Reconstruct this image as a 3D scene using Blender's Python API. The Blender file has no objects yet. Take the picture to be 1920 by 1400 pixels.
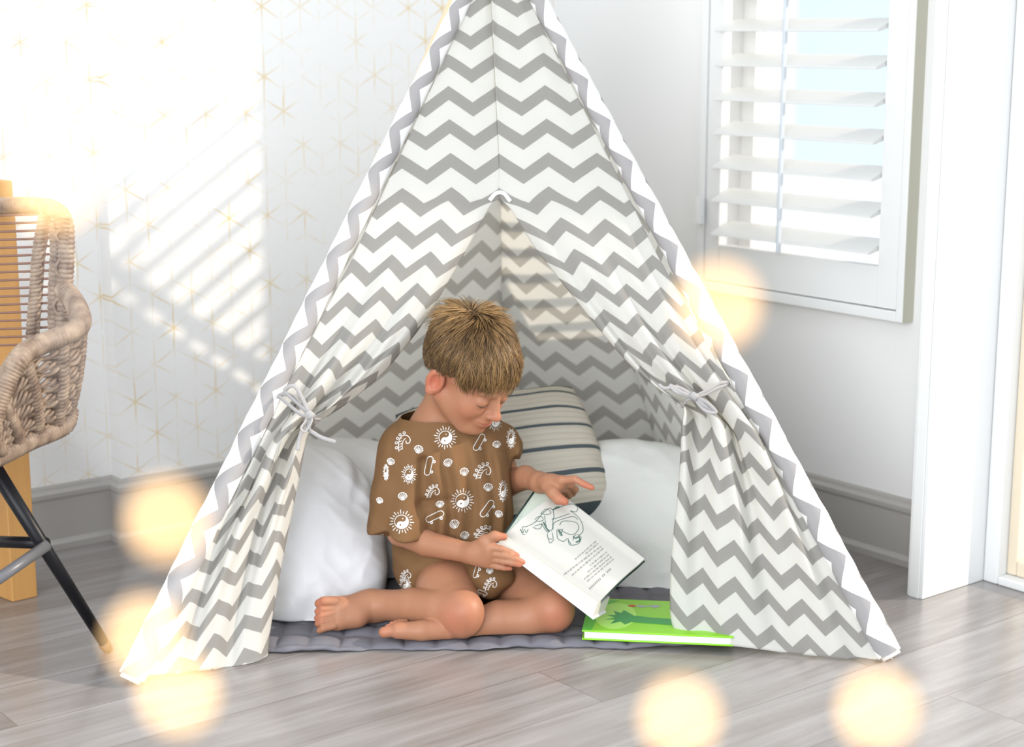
import bpy, bmesh, math, random
import numpy as np
from mathutils import Vector, Matrix
from mathutils.bvhtree import BVHTree
random.seed(7); rng = np.random.default_rng(7)
SC = bpy.context.scene; COL = SC.collection

# ------------------------------------------------------------------ camera
F = 3150.0; TH = math.atan(635 / F); H = 0.98
ct, st = math.cos(TH), math.sin(TH)
cam = bpy.data.objects.new('camera', bpy.data.cameras.new('camera')); COL.objects.link(cam)
cam.location = (0, 0, H); cam.rotation_euler = (math.pi / 2 - TH, 0, 0)
cam.data.sensor_width = 36; cam.data.lens = 36 * F / 1920
cam.data.clip_start = 0.03; cam.data.clip_end = 60
cam.data.dof.use_dof = True; cam.data.dof.focus_distance = 2.70
cam.data.dof.aperture_fstop = (cam.data.lens / 1000) / 0.0195
SC.camera = cam
# ------------------------------------------------------------------ light
SC.view_settings.view_transform = 'Standard'; SC.view_settings.look = 'None'
SC.view_settings.gamma = 1; SC.view_settings.use_curve_mapping = False
SC.view_settings.exposure = 0.05
wd = bpy.data.worlds.new('sky'); SC.world = wd; wd.use_nodes = True
wb = wd.node_tree.nodes['Background']; wb.inputs[0].default_value = (0.88, 0.94, 1.0, 1); wb.inputs[1].default_value = 1.42
sun = bpy.data.objects.new('sun', bpy.data.lights.new('sun', 'SUN')); COL.objects.link(sun)
sun.data.energy = 3.9; sun.data.color = (1.0, 0.88, 0.74); sun.data.angle = math.radians(1.1)
SUN = Vector((-1.0, -0.02, -0.53)).normalized()
sun.rotation_euler = SUN.to_track_quat('-Z', 'Y').to_euler()

key = bpy.data.objects.new('window_light', bpy.data.lights.new('window_light', 'AREA')); COL.objects.link(key)   # added soft fill behind the camera, lifts tent interior and right wall
key.data.shape = 'RECTANGLE'; key.data.size = 2.4; key.data.size_y = 1.6; key.data.energy = 100; key.data.color = (.94, .97, 1.0)
key.location = (-1.2, -.8, 1.3); key.rotation_euler = (Vector((.25, 3.4, .35)) - Vector(key.location)).to_track_quat('-Z', 'Y').to_euler()

# ------------------------------------------------------------------ projection helpers (photo pixel -> place)
def ray(px, py):
    u = (px - 960) / F; v = (700 - py) / F
    return np.array([u, ct + v * st, -st + v * ct])
CAM = np.array([0, 0, H])
def P(px, py, Y): r = ray(px, py); return CAM + r * (Y / r[1])
def G(px, py, z=0.0): r = ray(px, py); return CAM + r * ((z - H) / r[2])
def onplane(px, py, p0, n):
    r = ray(px, py); return CAM + r * (np.dot(p0 - CAM, n) / np.dot(r, n))

# ------------------------------------------------------------------ material helpers
class N:
    def __init__(s, nt, k): s.nt, s.k = nt, k
    def _m(s, op, *a):
        n = s.nt.nodes.new('ShaderNodeMath'); n.operation = op
        for i, x in enumerate((s,) + a):
            if isinstance(x, N): s.nt.links.new(x.k, n.inputs[i])
            else: n.inputs[i].default_value = x
        return N(s.nt, n.outputs[0])
    def __add__(s, o): return s._m('ADD', o)
    def __radd__(s, o): return s._m('ADD', o)
    def __sub__(s, o): return s._m('SUBTRACT', o)
    def __rsub__(s, o): return (s * -1) + o
    def __mul__(s, o): return s._m('MULTIPLY', o)
    def __rmul__(s, o): return s._m('MULTIPLY', o)
    def __truediv__(s, o): return s._m('DIVIDE', o)
    def frac(s): return s._m('FRACT')
    def floor(s): return s._m('FLOOR')
    def abs(s): return s._m('ABSOLUTE')
    def lt(s, o): return s._m('LESS_THAN', o)
    def gt(s, o): return s._m('GREATER_THAN', o)
    def mx(s, o): return s._m('MAXIMUM', o)
    def mn(s, o): return s._m('MINIMUM', o)
    def pw(s, o): return s._m('POWER', o)
    def sqrt(s): return s._m('SQRT')
    def sin(s): return s._m('SINE')
    def clamp(s): return s.mx(0.0).mn(1.0)
def newmat(name, color=(.8, .8, .8), rough=.6, metal=0.0, sss=0.0, spec=.5):
    m = bpy.data.materials.new(name); m.use_nodes = True
    b = m.node_tree.nodes['Principled BSDF']
    b.inputs['Base Color'].default_value = (*color, 1); b.inputs['Roughness'].default_value = rough
    b.inputs['Metallic'].default_value = metal; b.inputs['Specular IOR Level'].default_value = spec
    if sss:
        b.inputs['Subsurface Weight'].default_value = sss
        b.inputs['Subsurface Radius'].default_value = (.012, .005, .003); b.inputs['Subsurface Scale'].default_value = 1.0
    return m
def texco(nt, which='Object'):
    t = nt.nodes.new('ShaderNodeTexCoord'); s = nt.nodes.new('ShaderNodeSeparateXYZ')
    nt.links.new(t.outputs[which], s.inputs[0]); return t, N(nt, s.outputs[0]), N(nt, s.outputs[1]), N(nt, s.outputs[2])
def noise(nt, scale, detail=3, vec=None, w=None, rough=.5):
    n = nt.nodes.new('ShaderNodeTexNoise'); n.inputs['Scale'].default_value = scale; n.inputs['Detail'].default_value = detail
    n.inputs['Roughness'].default_value = rough
    if vec is not None: nt.links.new(vec, n.inputs['Vector'])
    return N(nt, n.outputs['Fac'])
def combine(nt, x, y, z):
    c = nt.nodes.new('ShaderNodeCombineXYZ')
    for i, a in enumerate((x, y, z)):
        if isinstance(a, N): nt.links.new(a.k, c.inputs[i])
        else: c.inputs[i].default_value = a
    return c.outputs[0]
def mixc(nt, fac, a, b):
    m = nt.nodes.new('ShaderNodeMix'); m.data_type = 'RGBA'
    nt.links.new(fac.k, m.inputs[0])
    for i, c in ((6, a), (7, b)):
        if isinstance(c, tuple): m.inputs[i].default_value = (*c, 1)
        else: nt.links.new(c, m.inputs[i])
    return m.outputs[2]
def setcol(m, sock): m.node_tree.links.new(sock, m.node_tree.nodes['Principled BSDF'].inputs['Base Color'])
def bump(m, h, strength=.3, dist=.002):
    nt = m.node_tree; b = nt.nodes.new('ShaderNodeBump'); b.inputs['Strength'].default_value = strength; b.inputs['Distance'].default_value = dist
    nt.links.new(h.k, b.inputs['Height']); nt.links.new(b.outputs[0], nt.nodes['Principled BSDF'].inputs['Normal'])
def translucent(m, amount, sock=None, tint=(1, 1, 1)):
    nt = m.node_tree; b = nt.nodes['Principled BSDF']; out = nt.nodes['Material Output']
    t = nt.nodes.new('ShaderNodeBsdfTranslucent'); mx = nt.nodes.new('ShaderNodeMixShader'); mx.inputs[0].default_value = amount
    if sock is not None: nt.links.new(sock, t.inputs[0])
    else: t.inputs[0].default_value = b.inputs['Base Color'].default_value
    nt.links.new(b.outputs[0], mx.inputs[1]); nt.links.new(t.outputs[0], mx.inputs[2]); nt.links.new(mx.outputs[0], out.inputs[0])

# ------------------------------------------------------------------ object helpers
def link(o, parent=None):
    COL.objects.link(o)
    if parent is not None: o.parent = parent; o.matrix_parent_inverse = parent.matrix_world.inverted() if False else Matrix.Translation(-parent.location)
    return o
def tag(o, label=None, cat=None, group=None, kind=None):
    for k, v in (('label', label), ('category', cat), ('group', group), ('kind', kind)):
        if v: o[k] = v
    return o
def empty(name, loc, label, cat, group=None):
    o = bpy.data.objects.new(name, None); COL.objects.link(o); o.location = Vector([float(a) for a in loc]); o.empty_display_size = .05
    return tag(o, label, cat, group)
def obj(name, verts, faces, m, parent=None, smooth=True, uv=None):
    me = bpy.data.meshes.new(name); me.from_pydata([tuple(map(float, v)) for v in verts], [], [tuple(int(i) for i in f) for f in faces]); me.update()
    if uv is not None:
        l = me.uv_layers.new(name='uv'); idx = np.empty(len(me.loops), dtype=np.int32); me.loops.foreach_get('vertex_index', idx)
        l.data.foreach_set('uv', np.asarray(uv, dtype=np.float32)[idx].ravel())
    me.polygons.foreach_set('use_smooth', [smooth] * len(me.polygons))
    me.materials.append(m); o = bpy.data.objects.new(name, me); return link(o, parent)
def merge_marks(o, mb, m):
    b = bmesh.new(); b.from_mesh(o.data); o.data.materials.append(m); k = len(o.data.materials) - 1
    vs = [b.verts.new(v) for v in mb.v]
    for f in mb.f:
        try: q = b.faces.new([vs[i] for i in f]); q.material_index = k
        except ValueError: pass
    b.to_mesh(o.data); b.free(); return o
class MB:
    def __init__(s): s.v = []; s.f = []
    def add(s, v, f):
        b = len(s.v); s.v += [tuple(map(float, x)) for x in v]; s.f += [tuple(i + b for i in q) for q in f]; return s
    def box(s, o, ax, ay, az):       # corner o and three edge vectors
        o, ax, ay, az = map(np.array, (o, ax, ay, az))
        c = [o, o + ax, o + ax + ay, o + ay, o + az, o + ax + az, o + ax + ay + az, o + ay + az]
        if np.dot(np.cross(ax, ay), az) > 0: f = [(0, 3, 2, 1), (4, 5, 6, 7), (0, 1, 5, 4), (1, 2, 6, 5), (2, 3, 7, 6), (3, 0, 4, 7)]
        else: f = [(0, 1, 2, 3), (4, 7, 6, 5), (0, 4, 5, 1), (1, 5, 6, 2), (2, 6, 7, 3), (3, 7, 4, 0)]
        return s.add(c, f)
    def tube(s, pts, r, n=8, flat=None):
        v, f = tube(pts, r, n, flat); return s.add(v, f)
    def build(s, name, m, parent=None, smooth=False, bevel=0.0):
        o = obj(name, s.v, s.f, m, parent, smooth)
        if bevel:
            b = o.modifiers.new('b', 'BEVEL'); b.width = bevel; b.segments = 2; b.limit_method = 'ANGLE'; b.harden_normals = False
            o.data.polygons.foreach_set('use_smooth', [True] * len(o.data.polygons))
            w = o.modifiers.new('w', 'WEIGHTED_NORMAL')
        return o
def tube(pts, r, n=8, flat=None):
    pts = [np.array(p, float) for p in pts]; m = len(pts); rs = r if hasattr(r, '__len__') else [r] * m
    v = []; f = []; up = None
    for i, p in enumerate(pts):
        t = pts[min(i + 1, m - 1)] - pts[max(i - 1, 0)]; t = t / (np.linalg.norm(t) + 1e-12)
        if up is None: up = np.cross(t, [0.13, .27, 1.0]); up /= np.linalg.norm(up)
        up = up - t * np.dot(up, t); up /= np.linalg.norm(up) + 1e-12; w = np.cross(t, up)
        for k in range(n):
            a = 2 * math.pi * k / n; fl = flat if flat else 1.0
            v.append(p + rs[i] * (math.cos(a) * up * fl + math.sin(a) * w))
    for i in range(m - 1):
        for k in range(n): f.append((i * n + k, i * n + (k + 1) % n, (i + 1) * n + (k + 1) % n, (i + 1) * n + k))
    f.append(tuple(range(n))[::-1]); f.append(tuple((m - 1) * n + k for k in range(n)))
    return v, f
def spline(pts, n=8):
    p = [np.array(q, float) for q in pts]; p = [2 * p[0] - p[1]] + p + [2 * p[-1] - p[-2]]; out = []
    for i in range(1, len(p) - 2):
        for k in range(n):
            t = k / n; a, b, c, d = p[i - 1], p[i], p[i + 1], p[i + 2]
            out.append(.5 * ((2 * b) + (c - a) * t + (2 * a - 5 * b + 4 * c - d) * t * t + (3 * b - a - 3 * c + d) * t ** 3))
    out.append(p[-2]); return out
def resample(pts, n):
    p = np.array(pts); d = np.r_[0, np.cumsum(np.linalg.norm(np.diff(p, axis=0), axis=1))]
    t = np.linspace(0, d[-1], n); return np.stack([np.interp(t, d, p[:, i]) for i in range(p.shape[1])], 1)
def gridmesh(Pn):      # Pn: (a,b,3) -> verts, faces
    a, b = Pn.shape[:2]; idx = np.arange(a * b).reshape(a, b)
    f = np.stack([idx[:-1, :-1], idx[1:, :-1], idx[1:, 1:], idx[:-1, 1:]], -1).reshape(-1, 4)
    return Pn.reshape(-1, 3), f
def nz(x, y, z=0, s=1.0):        # cheap smooth pseudo noise, vectorised
    x = np.asarray(x) * s; y = np.asarray(y) * s; z = np.asarray(z) * s
    return (np.sin(x * 1.3 + 2.1 * np.sin(y * .9 + z)) + np.sin(y * 1.7 - 1.3 * np.sin(x * 1.1) + .6) + np.sin(z * 1.5 + x * .7 + y * .4)) / 3

# signed distance modelling: tapered capsules and ellipsoids blended into one surface
class SDF:
    def __init__(s, lo, hi, h):
        s.ax = [np.arange(lo[i], hi[i] + h, h) for i in range(3)]; s.h = h
        s.d = np.full([len(a) for a in s.ax], .5, np.float32)
    def _sl(s, lo, hi):
        return tuple(slice(max(0, int(np.searchsorted(s.ax[i], lo[i]) - 1)), min(len(s.ax[i]), int(np.searchsorted(s.ax[i], hi[i]) + 1))) for i in range(3))
    def xyz(s, sl):
        return np.meshgrid(*[s.ax[i][sl[i]].astype(np.float32) for i in range(3)], indexing='ij')
    def apply(s, fn, lo, hi, k, sub=False):
        sl = s._sl(lo, hi)
        if any(q.stop <= q.start for q in sl): return
        e = fn(*s.xyz(sl)).astype(np.float32); d = s.d[sl]
        if sub: e = -e; h = np.maximum(k - np.abs(d - e), 0) / k; s.d[sl] = np.maximum(d, e) + h * h * k * .25
        else: h = np.maximum(k - np.abs(d - e), 0) / k; s.d[sl] = np.minimum(d, e) - h * h * k * .25
    def cone(s, a, b, ra, rb, k=.01, sub=False):
        a, b = np.array(a, float), np.array(b, float); R = max(ra, rb) + k + .03
        lo, hi = np.minimum(a, b) - R, np.maximum(a, b) + R; ba = b - a; L = np.dot(ba, ba) + 1e-12
        def fn(X, Y, Z):
            t = np.clip(((X - a[0]) * ba[0] + (Y - a[1]) * ba[1] + (Z - a[2]) * ba[2]) / L, 0, 1)
            return np.sqrt((X - a[0] - t * ba[0]) ** 2 + (Y - a[1] - t * ba[1]) ** 2 + (Z - a[2] - t * ba[2]) ** 2) - (ra + (rb - ra) * t)
        s.apply(fn, lo, hi, k, sub)
    def conecut(s, a, b, ra, rb, k, p, n):      # a cone whose far end is cut flat (sleeves, trouser legs)
        a, b, p, n = [np.array(q, float) for q in (a, b, p, n)]; n /= np.linalg.norm(n); R = max(ra, rb) + k + .03; ba = b - a; L = np.dot(ba, ba)
        def fn(X, Y, Z):
            t = np.clip(((X - a[0]) * ba[0] + (Y - a[1]) * ba[1] + (Z - a[2]) * ba[2]) / L, 0, 1)
            d = np.sqrt((X - a[0] - t * ba[0]) ** 2 + (Y - a[1] - t * ba[1]) ** 2 + (Z - a[2] - t * ba[2]) ** 2) - (ra + (rb - ra) * t)
            return np.maximum(d, (X - p[0]) * n[0] + (Y - p[1]) * n[1] + (Z - p[2]) * n[2])
        s.apply(fn, np.minimum(a, b) - R, np.maximum(a, b) + R, k)
    def chain(s, pts, rs, k=.01):
        for i in range(len(pts) - 1): s.cone(pts[i], pts[i + 1], rs[i], rs[i + 1], k)
    def ell(s, c, M, r, k=.01, sub=False):   # M rows: local axes
        c = np.array(c, float); M = np.array(M, float); R = max(r) + k + .03
        def fn(X, Y, Z):
            q = [((X - c[0]) * M[i][0] + (Y - c[1]) * M[i][1] + (Z - c[2]) * M[i][2]) for i in range(3)]
            k0 = np.sqrt(sum((q[i] / r[i]) ** 2 for i in range(3))); k1 = np.sqrt(sum((q[i] / r[i] ** 2) ** 2 for i in range(3)))
            return k0 * (k0 - 1) / np.maximum(k1, 1e-6)
        s.apply(fn, c - R, c + R, k, sub)
    def cut(s, p, n, k=.002):               # remove the side n points to
        p, n = np.array(p, float), np.array(n, float) / np.linalg.norm(n); X, Y, Z = s.xyz((slice(None),) * 3)
        e = ((X - p[0]) * n[0] + (Y - p[1]) * n[1] + (Z - p[2]) * n[2]).astype(np.float32); s.d = np.maximum(s.d, e)
    def mesh(s, relax=1):
        d = s.d; nx, ny, nzz = d.shape; ins = d < 0
        acc = np.zeros((nx - 1, ny - 1, nzz - 1, 3), np.float32); cnt = np.zeros((nx - 1, ny - 1, nzz - 1), np.float32)
        for ax in range(3):
            A = [slice(None)] * 3; B = [slice(None)] * 3; A[ax] = slice(0, -1); B[ax] = slice(1, None)
            da, db = d[tuple(A)], d[tuple(B)]; cr = (da < 0) != (db < 0); ii = np.argwhere(cr)
            t = da[cr] / (da[cr] - db[cr]); p = ii.astype(np.float32); p[:, ax] += t
            o = [i for i in range(3) if i != ax]
            for u in (0, 1):
                for w in (0, 1):
                    c = ii.copy(); c[:, o[0]] -= u; c[:, o[1]] -= w
                    ok = (c >= 0).all(1) & (c[:, 0] < nx - 1) & (c[:, 1] < ny - 1) & (c[:, 2] < nzz - 1); cc = c[ok]
                    np.add.at(acc, (cc[:, 0], cc[:, 1], cc[:, 2]), p[ok]); np.add.at(cnt, (cc[:, 0], cc[:, 1], cc[:, 2]), 1)
        act = cnt > 0; idx = np.full(act.shape, -1, np.int64); idx[act] = np.arange(act.sum())
        V = acc[act] / cnt[act][:, None]; V = np.stack([np.interp(V[:, i], np.arange(len(s.ax[i])), s.ax[i]) for i in range(3)], 1)
        Fs = []
        for ax in range(3):
            A = [slice(None)] * 3; B = [slice(None)] * 3; A[ax] = slice(0, -1); B[ax] = slice(1, None)
            cr = (ins[tuple(A)]) != (ins[tuple(B)]); ii = np.argwhere(cr); o = [(ax + 1) % 3, (ax + 2) % 3]
            ii = ii[(ii[:, o[0]] > 0) & (ii[:, o[1]] > 0) & (ii[:, o[0]] < act.shape[o[0]]) & (ii[:, o[1]] < act.shape[o[1]])]
            flip = ins[ii[:, 0], ii[:, 1], ii[:, 2]]; q = []
            for u, w in ((1, 1), (0, 1), (0, 0), (1, 0)):
                c = ii.copy(); c[:, o[0]] -= u; c[:, o[1]] -= w; q.append(idx[c[:, 0], c[:, 1], c[:, 2]])
            q = np.stack(q, 1); q[~flip] = q[~flip][:, ::-1]; Fs.append(q[(q >= 0).all(1)])
        Fa = np.concatenate(Fs)
        for _ in range(relax):
            S = np.zeros_like(V); Cn = np.zeros(len(V))
            for a, b in ((0, 1), (1, 2), (2, 3), (3, 0)):
                np.add.at(S, Fa[:, a], V[Fa[:, b]]); np.add.at(Cn, Fa[:, a], 1); np.add.at(S, Fa[:, b], V[Fa[:, a]]); np.add.at(Cn, Fa[:, b], 1)
            V = .4 * V + .6 * S / np.maximum(Cn, 1)[:, None]
        return V, Fa

# ================================================================== THE ROOM
Z3 = np.array([0, 0, 1.0])
t_ = np.array([.619, -.786, 0]); n_ = np.array([-.786, -.619, 0]); c0 = np.array([.096, 3.867, 0])   # right wall: along, into room, corner
d2 = np.array([.786, .619, 0]); nB = np.array([.619, -.786, 0]); b0 = np.array([-.767, 3.188, 0])     # left wall: along, into room, outside corner
def R(s, e, h): return c0 + t_ * s + n_ * e + Z3 * h
WH = 2.6

# wallpaper: white with thin gold starbursts joined in a net
mpaper = newmat('wallpaper', rough=.75, spec=.2); nt = mpaper.node_tree
tc = nt.nodes.new('ShaderNodeTexCoord'); mp = nt.nodes.new('ShaderNodeMapping'); mp.inputs['Rotation'].default_value = (0, 0, -math.atan2(d2[1], d2[0]))
nt.links.new(tc.outputs['Object'], mp.inputs[0]); sp = nt.nodes.new('ShaderNodeSeparateXYZ'); nt.links.new(mp.outputs[0], sp.inputs[0])
xx, zz = N(nt, sp.outputs[0]), N(nt, sp.outputs[2])
wob = noise(nt, 14, 2, tc.outputs['Object']) - .5
xw = xx + wob * .006; zw = zz + (noise(nt, 19, 2, tc.outputs['Object']) - .5) * .006
def lattice(ox, oz, px=.088, pz=.138):
    a = (((xw + ox) / px).frac() - .5) * px; b = (((zw + oz) / pz).frac() - .5) * pz
    r = (a * a + b * b).sqrt(); line = None
    for ang, ln in ((90, .064), (31, .046), (-31, .046)):
        c, s_ = math.cos(math.radians(ang)), math.sin(math.radians(ang))
        dist = (a * -s_ + b * c).abs(); wdt = .0021 * (1 - (r / ln)).clamp() + .0006
        l = (1 - dist / wdt).clamp() * r.lt(ln); line = l if line is None else line.mx(l)
    dot = (1 - r / .005).clamp(); return line.mx(dot)
L = lattice(0, 0).mx(lattice(.044, .069))
fade = ((noise(nt, 13, 3, tc.outputs['Object']) - .40) * 3.6).clamp()
setcol(mpaper, mixc(nt, (L * fade * .95).clamp(), (.80, .795, .785), (.66, .46, .12)))
mwall = newmat('painted_wall', (.77, .765, .755), .7, spec=.25)
bump(mwall, noise(mwall.node_tree, 400, 2), .05, .0005)
mtrim = newmat('white_trim', (.74, .745, .74), .4)
mbase = newmat('grey_baseboard', (.38, .36, .34), .45)

# floor: greyed oak boards running away to the right
mfloor = newmat('oak_boards', rough=.30); mfloor.node_tree.nodes['Principled BSDF'].inputs['Coat Weight'].default_value = .45; mfloor.node_tree.nodes['Principled BSDF'].inputs['Coat Roughness'].default_value = .22; nt = mfloor.node_tree
tc = nt.nodes.new('ShaderNodeTexCoord'); mp = nt.nodes.new('ShaderNodeMapping'); mp.inputs['Rotation'].default_value = (0, 0, -math.atan2(d2[1], d2[0])); mp.inputs['Location'].default_value = (.3, .045, 0)
nt.links.new(tc.outputs['Object'], mp.inputs[0]); br = nt.nodes.new('ShaderNodeTexBrick'); nt.links.new(mp.outputs[0], br.inputs[0])
br.inputs['Scale'].default_value = 1; br.inputs['Brick Width'].default_value = 1.15; br.inputs['Row Height'].default_value = .152
br.inputs['Mortar Size'].default_value = .0011; br.inputs['Mortar Smooth'].default_value = .4; br.offset = .37
br.inputs['Color1'].default_value = (.0, .0, .0, 1); br.inputs['Color2'].default_value = (1, 1, 1, 1); br.inputs['Mortar'].default_value = (.5, .5, .5, 1)
sp = nt.nodes.new('ShaderNodeSeparateXYZ'); nt.links.new(mp.outputs[0], sp.inputs[0]); bx, by = N(nt, sp.outputs[0]), N(nt, sp.outputs[1])
bw = nt.nodes.new('ShaderNodeRGBToBW'); nt.links.new(br.outputs['Color'], bw.inputs[0]); tone = N(nt, bw.outputs[0])
gv = combine(nt, bx * 2.2 + tone * 7, by * 42, tone * 5)
g1 = noise(nt, 2.4, 6, gv, rough=.62)
gv2 = combine(nt, bx * 1.0 + tone * 11, by * 6.5, tone * 3); g2 = noise(nt, 1.5, 2, gv2)
rings = ((g2 * 26).sin() * .5 + .5).pw(2.0)
fine = noise(nt, 5.0, 3, combine(nt, bx * 5 + tone * 3, by * 150, tone)); gg = (g1 * .50 + fine * .22 + rings * .15 + tone * .16)
c1 = mixc(nt, ((gg - .28) * 2.0).clamp(), (.170, .148, .134), (.345, .328, .325))
mort = N(nt, br.outputs['Fac']); setcol(mfloor, mixc(nt, mort * .75, c1, (.12, .10, .09)))
bump(mfloor, g1 * .5 - mort, .22, .0012)
fv = [(-3.5, -1.5, 0), (2.2, -1.5, 0), (2.2, 4.6, 0), (-3.5, 4.6, 0)]
fo = [(-3.4, -.8), (3.1, -.8), tuple(R(4.75, -.14, 0)[:2]), tuple(R(-.3, -.14, 0)[:2]), (-3.4, 4.1)]; k5 = len(fo)
fl = MB().add([(x, y, 0) for x, y in fo] + [(x, y, -.05) for x, y in fo], [tuple(range(k5)), tuple(range(2 * k5 - 1, k5 - 1, -1))] + [(i, i + k5, (i + 1) % k5 + k5, (i + 1) % k5) for i in range(k5)]).build('floor', mfloor); tag(fl, kind='structure')

# left wall: near stretch stands 4 cm proud of the far-left stretch, closed by a narrow return
jb = b0.copy()
wl = MB().box(jb, d2 * 1.4, -nB * .16, Z3 * WH).build('wall_left', mpaper); tag(wl, kind='structure')
wl2 = MB().box(jb - nB * .04 - d2 * 2.2, d2 * 2.2, -nB * .12, Z3 * WH).build('wall_left', mpaper); tag(wl2, kind='structure')
def baseboard(name, o, along, L_, nrm, a0=0, a1=0):
    prof = [(0, 0), (.018, 0), (.018, .012), (.014, .016), (.011, .020), (.011, .098), (.014, .104), (.014, .112), (.008, .118), (.006, .124), (0, .127)]
    v = []; k = len(prof)
    for s_, ex in ((0, a0), (L_, a1)):
        for e, h in prof: v.append(o + along * (s_ + ex * e) + nrm * e + Z3 * h)
    f = [(i, i + 1, k + i + 1, k + i) for i in range(k - 1)] + [tuple(range(k)), tuple(range(2 * k - 1, k - 1, -1))]
    o_ = MB().add(v, f).build(name, mbase); tag(o_, kind='structure'); return o_
baseboard('baseboard_left', jb + nB * 0, d2, 1.10, nB, a0=-1)
baseboard('baseboard_left', jb - nB * .04 - d2 * 2.2, d2, 2.2, nB)
baseboard('baseboard_left', jb - nB * .04, nB, .04, -d2, a1=1)

# right wall with shuttered window and a wide glazed door opening
S0, S1, HB, HT = .56, .973, .56, 2.02          # clear louver opening
PL, PR, PB, PT = .521, 1.019, .484, 2.10      # shutter panel
DS = 1.165                                     # where the door opening begins
w = MB()
def wseg(m_, s0, s1, h0, h1, e0=-.13, e1=0): m_.box(R(s0, e0, h0), t_ * (s1 - s0), n_ * (e1 - e0), Z3 * (h1 - h0))
wseg(w, -.13, PL, 0, WH); wseg(w, PL, PR, 0, PB); wseg(w, PL, PR, PT, WH); wseg(w, PR, DS, 0, WH); wseg(w, DS + .035, 3.4, 2.25, WH)
tag(w.build('wall_right', mwall), kind='structure')
baseboard('baseboard_right', R(.0, 0, 0), t_, DS, n_)
# deep casing leaf that stands out from the wall beside the door
tr = MB(); tr.box(R(1.1652, -.125, 0), t_ * .034, n_ * .268, Z3 * 2.6); tr.box(R(1.171, .1432, 0), t_ * .022, n_ * .003, Z3 * 2.6)
tag(tr.build('trim_1', mtrim, bevel=.003), kind='structure')
# glazed sliding door in the wall plane
mbeige = newmat('warm_stile', (.72, .62, .48), .4)
mglass = newmat('pane_glass', (1, 1, 1), 0.0); g_ = mglass.node_tree.nodes['Principled BSDF']; g_.inputs['Transmission Weight'].default_value = 1; g_.inputs['IOR'].default_value = 1.01; g_.inputs['Alpha'].default_value = .12
door = bpy.data.objects.new('door_1', None); COL.objects.link(door); door.location = Vector(R(1.2, -.05, 0)); tag(door, kind='structure')
fr = MB(); wseg(fr, 1.2, 1.231, 0, 2.25, -.10, -.03); wseg(fr, 1.231, 3.4, 2.17, 2.25, -.10, -.04); wseg(fr, 1.231, 3.4, 0, .016, -.10, -.03); wseg(fr, 3.36, 3.4, 0, 2.25, -.10, -.04)
fr.build('door_frame', mtrim, door, bevel=.003)
sf = MB(); wseg(sf, 1.2315, 1.252, .0165, 2.17, -.09, -.055); wseg(sf, 1.252, 2.2, .0165, .045, -.09, -.055); wseg(sf, 1.252, 2.2, 2.1, 2.17, -.09, -.055); wseg(sf, 2.16, 2.2, .045, 2.1, -.09, -.055)
sf.build('sash', mbeige, door, bevel=.003)
gp = MB(); wseg(gp, 1.252, 2.16, .045, 2.1, -.075, -.071); gp.build('pane', mglass, door)
# window: casing, shutter panel, louvers, tilt rod
win = bpy.data.objects.new('window_1', None); COL.objects.link(win); win.location = Vector(R(.77, 0, PB)); tag(win, kind='structure')
cs = MB()
E1 = .031
for (a, b, c_, d_) in ((PL - .022, PL - .002, PB - .022, PT + .022), (PR + .002, PR + .018, PB - .022, PT + .022), (PL - .002, PR + .002, PB - .022, PB - .002), (PL - .002, PR + .002, PT + .002, PT + .022)):
    wseg(cs, a, b, c_, d_, -.02, E1)
cs.build('window_frame', mtrim, win, bevel=.002)
sd_ = MB(); wseg(sd_, PR + .018, PR + .0192, PB - .022, PT + .022, 0, E1 - .001); sd_.build('frame_edge', newmat('beige_edge', (.50, .49, .40), .6), win)  # thin strip on the casing side, darker and beiger than the trim
pn = MB(); e0, e1 = .004, .028
wseg(pn, PL, S0, PB, PT, e0, e1); wseg(pn, S1, PR, PB, PT, e0, e1)
pr_ = MB(); wseg(pr_, S0 + .0008, S1 - .0008, PB, HB, e0, e1 - .0012); wseg(pr_, S0 + .0008, S1 - .0008, HT, PT, e0, e1 - .0012)
pn.build('shutter_stile', mtrim, win, bevel=.0015); pr_.build('shutter_rail', mtrim, win, bevel=.0015)
mlouv = newmat('louver_paint', (.66, .665, .65), .4); pitch = .0672; k = 0; hz = .583
while hz < HT - .02:
    v = []; nn = 14; W_ = .036; T_ = .0048; ang = math.radians(-19)
    for s_ in (S0 + .002, S1 - .002):
        for q in range(nn):
            a = 2 * math.pi * q / nn; x = math.cos(a) * W_; y = math.sin(a) * T_
            e = x * math.cos(ang) - y * math.sin(ang); h = x * math.sin(ang) + y * math.cos(ang)
            v.append(R(s_, .021 + e, hz + .012 + h))
    f = [(q, (q + 1) % nn, nn + (q + 1) % nn, nn + q) for q in range(nn)] + [tuple(range(nn))[::-1], tuple(range(nn, 2 * nn))]
    MB().add(v, f).build('louver', mlouv, win, bevel=0); hz += pitch
rd = MB(); wseg(rd, .746, .753, HB + .004, HT - .02, .050, .060); rd.build('tilt_rod', newmat('rod_paint', (.58, .62, .66), .4), win, bevel=.002)
hg = MB(); mhinge = newmat('hinge_metal', (.6, .6, .56), .35, .8)
for hh in (.60, 1.3, 1.9): wseg(hg, PL - .012, PL + .004, hh, hh + .055, .034, .048)
hg.build('hinge', mtrim, win, bevel=.001)
wo = MB(); 
for (a, b, c_, d_) in ((PL, PL + .035, PB, PT), (PR - .035, PR, PB, PT), (PL + .035, PR - .035, PB, PB + .04), (PL + .035, PR - .035, PT - .04, PT)): wseg(wo, a, b, c_, d_, -.11, -.07)
wo.build('window_sash', mtrim, win); gp = MB(); wseg(gp, PL + .035, PR - .035, PB + .04, PT - .04, -.094, -.090); gp.build('pane', mglass, win)

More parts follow.
